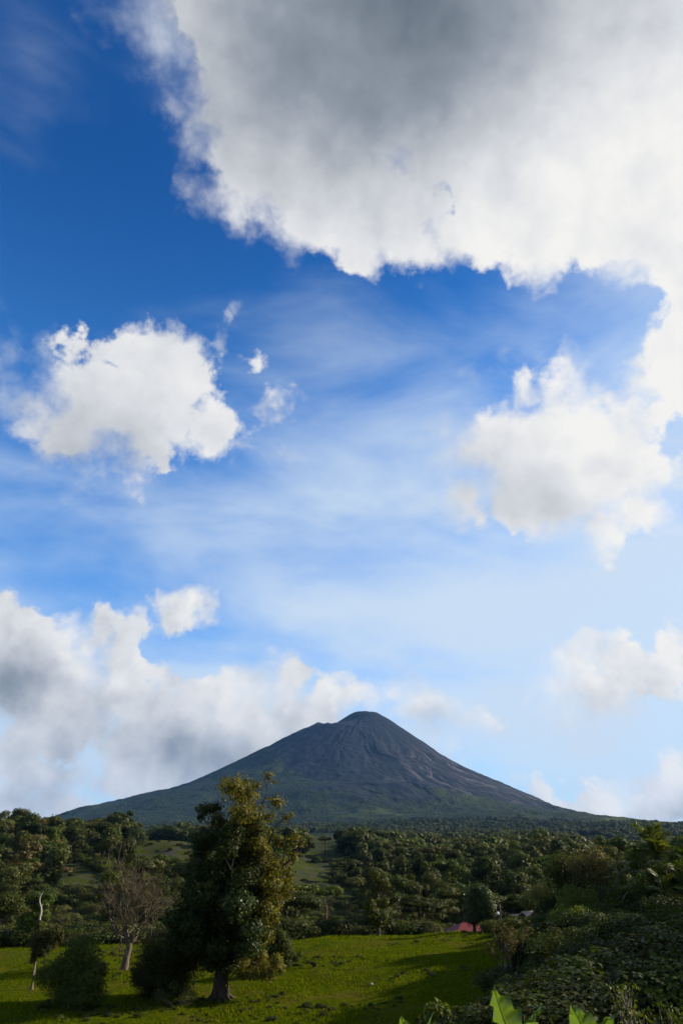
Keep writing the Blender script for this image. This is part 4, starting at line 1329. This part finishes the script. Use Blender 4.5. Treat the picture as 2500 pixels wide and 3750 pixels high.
BUSHES = [  # picture column, distance, height, width, leaf, label, leaves, leaf size
    (1822, 113, 1.7, 4.0, 'leaf_olive', 'low brownish hedge bush just right of the red house', 6000, .2),
    (1862, 111, 1.5, 4.0, 'leaf_olive', 'olive garden bush below the lamp post', 6000, .2),
    (1885, 108, 2.0, 3.4, 'leaf_mid', 'green rounded garden bush at the pasture corner below the cabins', 4500, .2),
    (1935, 115, 1.5, 4.0, 'leaf_deep', 'dark low bush at the foot of the row of cabins', 5000, .2),
    (2012, 110, 3.4, 3.6, 'leaf_deep', 'dark leafy bush right of the lamp post', 8000, .22),
    (2058, 104, 4.6, 4.6, 'leaf_deep', 'tall dark bush in front of the large dark cabin', 9000, .22),
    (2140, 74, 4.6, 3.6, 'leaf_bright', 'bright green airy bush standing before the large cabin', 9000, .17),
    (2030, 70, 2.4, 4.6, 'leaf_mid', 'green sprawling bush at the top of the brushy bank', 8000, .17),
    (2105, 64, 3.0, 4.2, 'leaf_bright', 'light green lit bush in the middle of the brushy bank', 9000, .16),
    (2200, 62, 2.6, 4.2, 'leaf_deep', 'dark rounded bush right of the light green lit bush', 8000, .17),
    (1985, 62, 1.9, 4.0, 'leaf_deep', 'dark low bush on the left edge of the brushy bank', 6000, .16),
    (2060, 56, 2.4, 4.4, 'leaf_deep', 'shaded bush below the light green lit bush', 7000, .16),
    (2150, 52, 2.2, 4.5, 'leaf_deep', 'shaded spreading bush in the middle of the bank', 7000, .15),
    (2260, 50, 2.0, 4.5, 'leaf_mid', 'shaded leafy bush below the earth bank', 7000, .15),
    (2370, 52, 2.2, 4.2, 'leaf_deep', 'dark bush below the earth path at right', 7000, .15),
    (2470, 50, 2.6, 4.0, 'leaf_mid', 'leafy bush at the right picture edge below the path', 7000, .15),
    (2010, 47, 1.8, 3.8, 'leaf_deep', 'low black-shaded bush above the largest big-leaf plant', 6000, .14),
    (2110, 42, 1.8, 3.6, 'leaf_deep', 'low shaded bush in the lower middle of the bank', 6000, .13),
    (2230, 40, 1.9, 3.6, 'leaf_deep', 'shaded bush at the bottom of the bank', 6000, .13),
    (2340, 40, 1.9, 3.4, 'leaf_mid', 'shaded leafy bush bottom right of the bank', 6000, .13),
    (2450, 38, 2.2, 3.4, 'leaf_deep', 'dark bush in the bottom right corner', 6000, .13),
    (2490, 66, 4.2, 4.0, 'leaf_deep', 'tall dark bush under the palms at the right edge', 8000, .2),
    (2250, 84, 3.6, 4.6, 'leaf_deep', 'dark bush left of the palm stems', 8000, .2),
    (2310, 80, 3.2, 4.0, 'leaf_mid', 'leafy bush among the palm stems', 8000, .2),
]
for i, (px, Y, h, w, mt, lab, n, sz) in enumerate(BUSHES):
    bush('garden_bush', px, Y, h, w, mt, lab, n, sz, i)
bush('garden_tree', 2130, 98, 8.2, 7.0, 'leaf_deep', 'dense dark garden tree above the large cabin', 15000, .26, 60, 'tree', lift=.45)
bush('garden_tree', 2205, 95, 7.4, 5.5, 'leaf_rust', 'rusty-leaved garden tree right of the dense dark one', 9000, .24, 61, 'tree', lift=.4)
bush('garden_tree', 2035, 122, 7.2, 8.0, 'leaf_olive', 'olive spreading garden tree behind the right cabins', 12000, .26, 62, 'tree', lift=.4)


def twiggy(px, Y, h, label, mat, seed, leaves=900, name='sapling', spread=0.5, size=.14):
    gg = np.random.default_rng(seed)
    b = stand(px, Y)
    e = empty(name, b, label, 'sapling')
    segs = []
    for k in range(5):
        a = gg.random() * 6.283
        skeleton((0.08 * math.cos(a), 0.08 * math.sin(a), -.1), (spread * math.cos(a), spread * math.sin(a), 1.3), h * .42, .035, 2, gg, segs, spread=.45, shrink=.7, up=.3, kids=(2, 3))
    G = Geo()
    for pts, rad, dep in segs: G.tube(pts, np.maximum(rad, .012), 4)
    link('stem', G.mesh('stem', True), e, M['bark_pale'])
    cl = [(*p[-1], h * .09, h * .09, h * .09) for p, r_, d_ in segs if d_ <= 1]
    link('crown', foliage('crown', cl, leaves, size, .5, gg, shell=.1), e, M[mat])


twiggy(1868, 62, 4.6, 'thin reddish sapling with bare forked stems at the shaded pasture edge', 'leaf_rust', 81, 2600)
twiggy(2270, 36, 2.6, 'spindly weed with long bare stem on the dark bank', 'leaf_olive', 82, 350)
twiggy(2355, 22, 2.3, 'tall leafy stem in the lower right foreground', 'leaf_mid', 83, 260, spread=.2, size=.13)
twiggy(2480, 20, 1.6, 'small leafy weed in the bottom right corner', 'leaf_mid', 84, 500, size=.12)

# earth bank and path
bp = stand(2300, 63)
G = Geo()
nx, ny = 40, 14
uu, vv = np.meshgrid(np.linspace(-1, 1, nx), np.linspace(0, 1, ny))
xx = bp.x + uu * 6.0 + vv * 1.0
yy = 57.5 + vv * 7.5
zz = ground_z(xx, yy) + 0.02 + np.sin(vv * math.pi) ** 0.7 * (1 - np.abs(uu) ** 3) * (0.35 + 0.2 * fbm(xx / 2, yy / 2, 3, 6))
edge_ = (np.abs(uu) > 0.97) | (vv < 0.03) | (vv > 0.97)
zz = np.where(edge_, zz - 0.3, zz)
tag(link('earth_bank', grid_mesh('earth_bank', np.stack([xx, yy, zz], -1)), mat=M['soil']), kind='structure')


def frond_mesh(name, L_, gg, n=26, droop=1.0, width=0.42):
    """A feather palm leaf along +x, arching down: midrib and paired leaflets."""
    G = Geo()
    t = np.linspace(0, 1, 14)
    path = np.stack([L_ * t * (1 - 0.18 * droop * t), np.zeros(14), L_ * (0.42 * t - 0.62 * droop * t ** 2.1)], -1)
    G.tube(path, np.linspace(.035, .008, 14), 4)
    for k in range(n):
        tt = 0.14 + 0.86 * k / (n - 1)
        p = np.array([np.interp(tt, t, path[:, i]) for i in range(3)])
        q = np.array([np.interp(min(1, tt + .05), t, path[:, i]) for i in range(3)])
        d_ = unit(q - p + 1e-6)
        for s_ in (-1, 1):
            ln = L_ * width * (0.25 + 0.75 * math.sin(math.pi * (0.12 + 0.8 * tt))) * (0.85 + .3 * gg.random())
            dirv = unit(d_ * 0.75 + np.array([0, s_ * 0.85, 0.10]) + gg.normal(size=3) * .08)
            wv = unit(np.cross(dirv, np.array([0, 0, 1.0]) + gg.normal(size=3) * .25)) * 0.035 * L_ / 2.0
            tip = p + dirv * ln + np.array([0, 0, -0.22 * ln])
            mid = p + dirv * ln * .5
            G.add([p, mid + wv, tip, mid - wv], [(0, 1, 2, 3)])
    return G.mesh(name)


FRONDS = [frond_mesh('frond', 2.3, np.random.default_rng(600 + k), 26, dr) for k, dr in enumerate((0.5, 1.0, 1.35))]


def palm(px, py_top, Y, label, n=13, up=0.0, scale=1.0, seed=0, lean=0.0):
    gg = np.random.default_rng(seed + 700)
    top = point(px, py_top, Y)
    zt = top.z - 1.1 * scale
    bx = top.x + lean
    z0 = gz(bx, Y)
    e = empty('palm', (bx, Y, z0), label, 'palm', 'garden palms at the right')
    H = max(1.0, zt - z0)
    tp = (top.x - bx, 0, H)
    G = Geo().tube(bent((0, 0, -.3), tp, gg, .05, 9), np.linspace(.11, .075, 9), 8)
    link('trunk', G.mesh('trunk', True), e, M['bark'])
    for k in range(n):
        a = k * 2.399 + gg.normal() * .2
        tier = k / (n - 1)
        m_ = FRONDS[0] if tier < .35 else FRONDS[1] if tier < .75 else FRONDS[2]
        o = link('frond', m_, e, M['leaf_palm'])
        o.location = tp
        o.rotation_euler = Euler((gg.normal() * .15, -(1.05 - 1.1 * tier) - up * .3, a))
        s_ = scale * (.8 + .35 * gg.random())
        o.scale = (s_, s_, s_)


for i, a in enumerate(((2392, 3078, 70, 'tallest palm with upright fronds against the forest at right', 16, .8, 1.45), (2335, 3150, 73, 'palm just left of and below the tallest one', 13, .3, 1.15),
                       (2275, 3212, 76, 'leftmost low palm of the palm group', 11, .3, .9), (2330, 3232, 66, 'low palm in front below the tallest one', 11, .3, .85),
                       (2460, 3135, 72, 'wide palm right of the tallest one', 15, .3, 1.3), (2500, 3195, 64, 'palm cut by the right picture edge', 12, .1, 1.1),
                       (2425, 3235, 62, 'short palm with glinting fronds below the wide palm', 11, .3, .85))):
    px, pyt, Y, lab, n, up, sc = a
    palm(px, pyt, Y, lab, n, up, sc, i, lean=(0.5 if i % 2 else -.3))

# shade trees on the slope outside the picture, whose shadows cross the pasture
ORD = ('nearest', 'second', 'third', 'fourth', 'fifth', 'sixth', 'seventh', 'eighth', 'ninth', 'tenth', 'eleventh', 'twelfth', 'thirteenth', 'fourteenth', 'fifteenth', 'sixteenth', 'farthest')
for i, (x, Y, h) in enumerate(((28, 24, 9), (30, 32, 10), (34, 40, 11), (40, 46, 12), (52, 50, 13), (36, 54, 11), (44, 58, 12), (60, 60, 13), (42, 67, 8), (46, 76, 8), (58, 76, 16), (54, 84, 16), (56, 91, 16), (61, 98, 16), (68, 104, 14), (74, 112, 13), (74, 128, 10))):
    plant_tree('garden_shade_tree', (x, Y, gz(x, Y) - .2), 'round', i % 3, 'near', 'leaf_deep', h, f'{ORD[i]} garden tree just outside the right picture edge, shading the pasture', group='shade trees right of the picture', wide=1.35)


# ------------------------------------------------------------------ big-leaf plants at the foot of the picture
def big_leaf_mat():
    m, nt = new_mat('big_leaf')
    L = nt.links.new
    tc = nt.nodes.new('ShaderNodeTexCoord')
    n = noise_tex(nt, tc.outputs['Object'], 9.0, 4, 0.6)
    c = mix_col(nt, n.ramp(.3, .7), (0.022, 0.055, 0.010), (0.038, 0.080, 0.014))
    p = nt.nodes.new('ShaderNodeBsdfPrincipled'); L(c, p.inputs['Base Color'])
    p.inputs['Roughness'].default_value = .32
    t = nt.nodes.new('ShaderNodeBsdfTranslucent'); t.inputs[0].default_value = (0.10, 0.16, 0.014, 1)
    mx = nt.nodes.new('ShaderNodeMixShader'); mx.inputs[0].default_value = .5
    L(p.outputs[0], mx.inputs[1]); L(t.outputs[0], mx.inputs[2])
    out = nt.nodes.new('ShaderNodeOutputMaterial'); L(mx.outputs[0], out.inputs[0])
    return m


M['big_leaf'] = big_leaf_mat()
M['petiole'] = plain_mat('petiole', (0.07, 0.13, 0.03), .4, .2)


def blade(base, tip, side, width, fold=0.5, wave=0.05, curl=0.15, gg=rng):
    """One arrow-shaped leaf blade from base to tip; side is where its left half points."""
    base, tip, side = (np.array(q, float) for q in (base, tip, side))
    ax = tip - base; ln = np.linalg.norm(ax); ax /= ln
    side = unit(side - ax * side.dot(ax)); nr = np.cross(ax, side)
    nv, nu = 64, 15
    P = np.zeros((nv, nu, 3))
    ph = gg.random() * 6
    for i in range(nv):
        v = i / (nv - 1)
        w = width * (np.sin(math.pi * min(1, (0.16 + 0.84 * v)) ) ** 0.75) * (1 - 0.28 * v) * (1 if v < .995 else .02)
        for j in range(nu):
            u = -1 + 2 * j / (nu - 1)
            back = -0.16 * ln * (1 - v) ** 3 * abs(u)
            p = base + ax * (ln * v + back) + side * (u * w * math.cos(fold * abs(u))) + nr * (abs(u) * w * math.sin(fold) + wave * width * 3 * abs(u) ** 1.6 * math.sin(v * 21 + ph + (0 if u < 0 else 2)) - curl * ln * v * v * (1 - 0.0))
            ribs = 0.014 * ln * math.sin(v * 40 - abs(u) * 6) * (1 - abs(u))
            P[i, j] = p + nr * ribs
    return P


def big_leaf_plant(name, foot, leaves, label):
    e = empty(name, foot, label, 'plant', 'big-leaf plants at the foot of the picture')
    f = np.array(foot)
    for (b_, t_, sd, w, fold, wave, curl, seed) in leaves:
        gg = np.random.default_rng(seed)
        b_, t_ = np.array(b_) - f, np.array(t_) - f
        P = blade(b_, t_, sd, w, fold, wave, curl, gg)
        lf = link('leaf', grid_mesh('leaf', P), e, M['big_leaf'])
        link('midrib', Geo().tube(P[:, 7] - 0.004 * np.array([0, 1, 0]), np.linspace(.008, .002, len(P)), 5).mesh('midrib', True), lf, M['petiole'])
        link('stalk', Geo().tube(bent((gg.normal() * .06, gg.normal() * .06, 0), b_, gg, .08, 8), np.linspace(.022, .010, 8), 7).mesh('stalk', True), e, M['petiole'])


def P3(px, py, Y): return tuple(point(px, py, Y))


def foot_at(px, Y):
    x = s_of(px, 3750) * Y
    return (x, Y, gz(x, Y))


big_leaf_plant('elephant_ear', foot_at(1870, 7.3), [
    (P3(1872, 3815, 7.2), P3(1802, 3628, 7.1), (1, -.8, .25), .17, .55, .07, -.06, 1),
    (P3(1880, 3790, 7.4), P3(1996, 3692, 7.5), (.3, -.5, .7), .12, .3, .03, .10, 2),
    (P3(1900, 3840, 7.1), P3(1980, 3742, 6.9), (.6, -.6, .3), .10, .3, .03, .12, 3)], 'large upright wavy elephant-ear leaf lit from behind, bottom right of centre')
big_leaf_plant('elephant_ear', foot_at(2130, 7.0), [
    (P3(2170, 3830, 7.0), P3(2092, 3695, 6.9), (1, -.6, .3), .15, .5, .06, -.05, 4),
    (P3(2110, 3800, 7.2), P3(2268, 3738, 6.9), (.2, -.9, .5), .12, .3, .05, .12, 5)], 'elephant-ear plant with two wavy leaf tips at the bottom edge, right')
big_leaf_plant('elephant_ear', foot_at(1500, 7.4), [
    (P3(1500, 3830, 7.4), P3(1466, 3728, 7.3), (1, -.5, .2), .08, .4, .04, -.05, 6),
    (P3(1520, 3820, 7.4), P3(1594, 3714, 7.4), (.4, -.6, .5), .06, .3, .02, .08, 7)], 'elephant-ear plant with two small leaf tips at the bottom edge, left of the others')
ft = foot_at(1590, 8.2)
gg = np.random.default_rng(9)
cl = [(*(np.array(P3(px, py, 8.2)) - np.array(ft)), r_, r_, r_ * .8) for px, py, r_ in ((1580, 3690, .07), (1600, 3695, .08), (1628, 3695, .07), (1636, 3705, .05), (1565, 3705, .07), (1555, 3730, .07), (1575, 3725, .08), (1600, 3715, .06), (1548, 3745, .06), (1570, 3760, .1))]
e = empty('leafy_sprig', ft, 'sprig of small shiny leaves at the bottom edge between the elephant-ears', 'plant')
link('crown', foliage('crown', cl, 190, .07, .5, gg, shell=.2), e, M['leaf_bright'])
G = Geo()
for c in cl: G.tube(bent((0, 0, 0), c[:3], gg, .08, 6), np.linspace(.012, .004, 6), 5)
link('stem', G.mesh('stem', True), e, M['bark'])

# dry leaf heap by the big tree, pale stones on the grass
b = stand(672, 75.5)
e = empty('brush_heap', b, 'small heap of dry branches left of the big tree foot', 'brush heap')
G = Geo(); gg = np.random.default_rng(12)
for k in range(26):
    a = gg.random() * 6.283; p = np.array([gg.normal() * .5, gg.normal() * .4, .1 + gg.random() * .25])
    G.tube([p, p + np.array([math.cos(a), math.sin(a), gg.normal() * .25]) * (.4 + .6 * gg.random())], [.03, .012], 4)
link('dry_branches', G.mesh('dry_branches'), e, M['bark_pale'])['kind'] = 'stuff'
for i, (px, Y, lab) in enumerate(((1770, 112, 'small pale stone on the grass before the red house'), (1870 + 12, 66, 'small pale stone beside the thin reddish sapling'), (1360, 82, 'small pale stone in the open pasture'))):
    b = stand(px, Y)
    bm = bmesh.new(); bmesh.ops.create_icosphere(bm, subdivisions=2, radius=.16)
    for v in bm.verts: v.co *= 1 + .35 * mnoise.noise(v.co * 7 + Vector((i * 3, 0, 0)))
    for v in bm.verts: v.co.z *= .7
    me = bpy.data.meshes.new('stone'); bm.to_mesh(me); bm.free()
    o = link('stone', me, mat=M['grey_metal']); o.location = b + Vector((0, 0, .08)); tag(o, lab, 'stone', 'pale stones on the pasture')


# ------------------------------------------------------------------ grass
def grass_mat():
    return leaf_mat('grass_blades', ((0.034, 0.052, 0.0015), (0.066, 0.080, 0.002), (0.10, 0.085, 0.008)), .8, .45, .0)


M['grass'] = grass_mat()
gq = np.random.default_rng(15)
n = 150000
ys = 42 * (127 / 42) ** gq.random(n)
xs = (gq.random(n) * 2 - 1) * 0.46 * ys
patch = fbm(xs / 5, ys / 5, 3, 21) + 0.5 * fbm(xs / 1.4, ys / 1.4, 2, 22)
h = (0.08 + 0.12 * gq.random(n)) * (1 + 1.5 * np.clip(patch, -.5, 1))
crest = np.clip((ys - 105) / 15, 0, 1)
h *= 1 + 0.6 * crest
zs = ground_z(xs, ys)
a = gq.random(n) * 6.283
bw = 0.035 + 0.05 * gq.random(n)
lean = gq.normal(size=(n, 2)) * 0.5
v = np.empty((n, 3, 3))
v[:, 0] = np.stack([xs - np.cos(a) * bw, ys - np.sin(a) * bw, zs - .03], -1)
v[:, 1] = np.stack([xs + np.cos(a) * bw, ys + np.sin(a) * bw, zs - .03], -1)
v[:, 2] = np.stack([xs + lean[:, 0] * h, ys + lean[:, 1] * h, zs + h], -1)
tag(link('grass', np_mesh('grass', v.reshape(-1, 3), np.arange(n * 3).reshape(n, 3)), mat=M['grass']), 'short rough pasture grass on the open slope', kind='stuff')

# weeds dotted over the pasture, in loose drifts
gw = np.random.default_rng(77)
pts, scl = [], []
while len(pts) < 1300:
    Y = 50 + 74 * gw.random(); x = (gw.random() * 2 - 1) * .44 * Y
    if float(fbm(np.array([x / 11]), np.array([Y / 6]), 3, 29)[0]) < 0.05 + 0.25 * gw.random(): continue
    if x > 0.14 * Y and Y < 70: continue
    h_ = .016 + .022 * gw.random() + .05 * gw.random() ** 10
    pts.append((x, Y, gz(x, Y) - .02)); scl.append((h_ * 1.7, h_ * 1.7, h_))
stuff_instances('pasture_weeds', pts, scl, gw.choice(3, len(pts)), [(PROTO['shrub', k, 'mid'][0], M[m_]) for k, m_ in ((0, 'leaf_deep'), (1, 'leaf_olive'), (2, 'leaf_mid'))], 'small dark weeds dotted over the pasture grass')

# weeds covering the garden bank
wd = [(PROTO['shrub', k, ld][0], M[m_]) for k, m_, ld in ((0, 'leaf_deep', 'near'), (1, 'leaf_mid', 'near'), (2, 'leaf_deep', 'near'))]
pts, scl = [], []
for k in range(2600):
    Y = 26 + 58 * gq.random(); s = .10 + .55 * gq.random()
    x = s * Y
    px, py = project(x, Y, gz(x, Y))
    lim = np.interp(Y, [26, 45, 60, 75, 84], [1880, 1930, 1930, 1960, 2050])
    if px < lim + gq.normal() * 40: continue
    if 2190 < px < 2420 and 3370 < py < 3460 and gq.random() < .9: continue
    h_ = (.10 + .14 * gq.random() + .3 * gq.random() ** 4)
    pts.append((x, Y, gz(x, Y) - .05)); scl.append((h_ * 1.5, h_ * 1.5, h_))
stuff_instances('bank_weeds', pts, scl, gq.choice(3, len(pts)), wd, 'tangle of weeds covering the shaded bank at right')

# ------------------------------------------------------------------ haze in the air
m, nt = new_mat('haze_air')
pv = nt.nodes.new('ShaderNodeVolumePrincipled')
pv.inputs['Color'].default_value = (0.20, 0.47, 1.0, 1)
pv.inputs['Density'].default_value = HAZE_DENSITY
pv.inputs['Anisotropy'].default_value = 0.0
out = nt.nodes.new('ShaderNodeOutputMaterial'); nt.links.new(pv.outputs[0], out.inputs['Volume'])
hz = link('haze', Geo().box(-9400, 9400, -120, 15400, -40, 1130).mesh('haze'), mat=m)
tag(hz, 'thin blue haze in the air', kind='stuff')
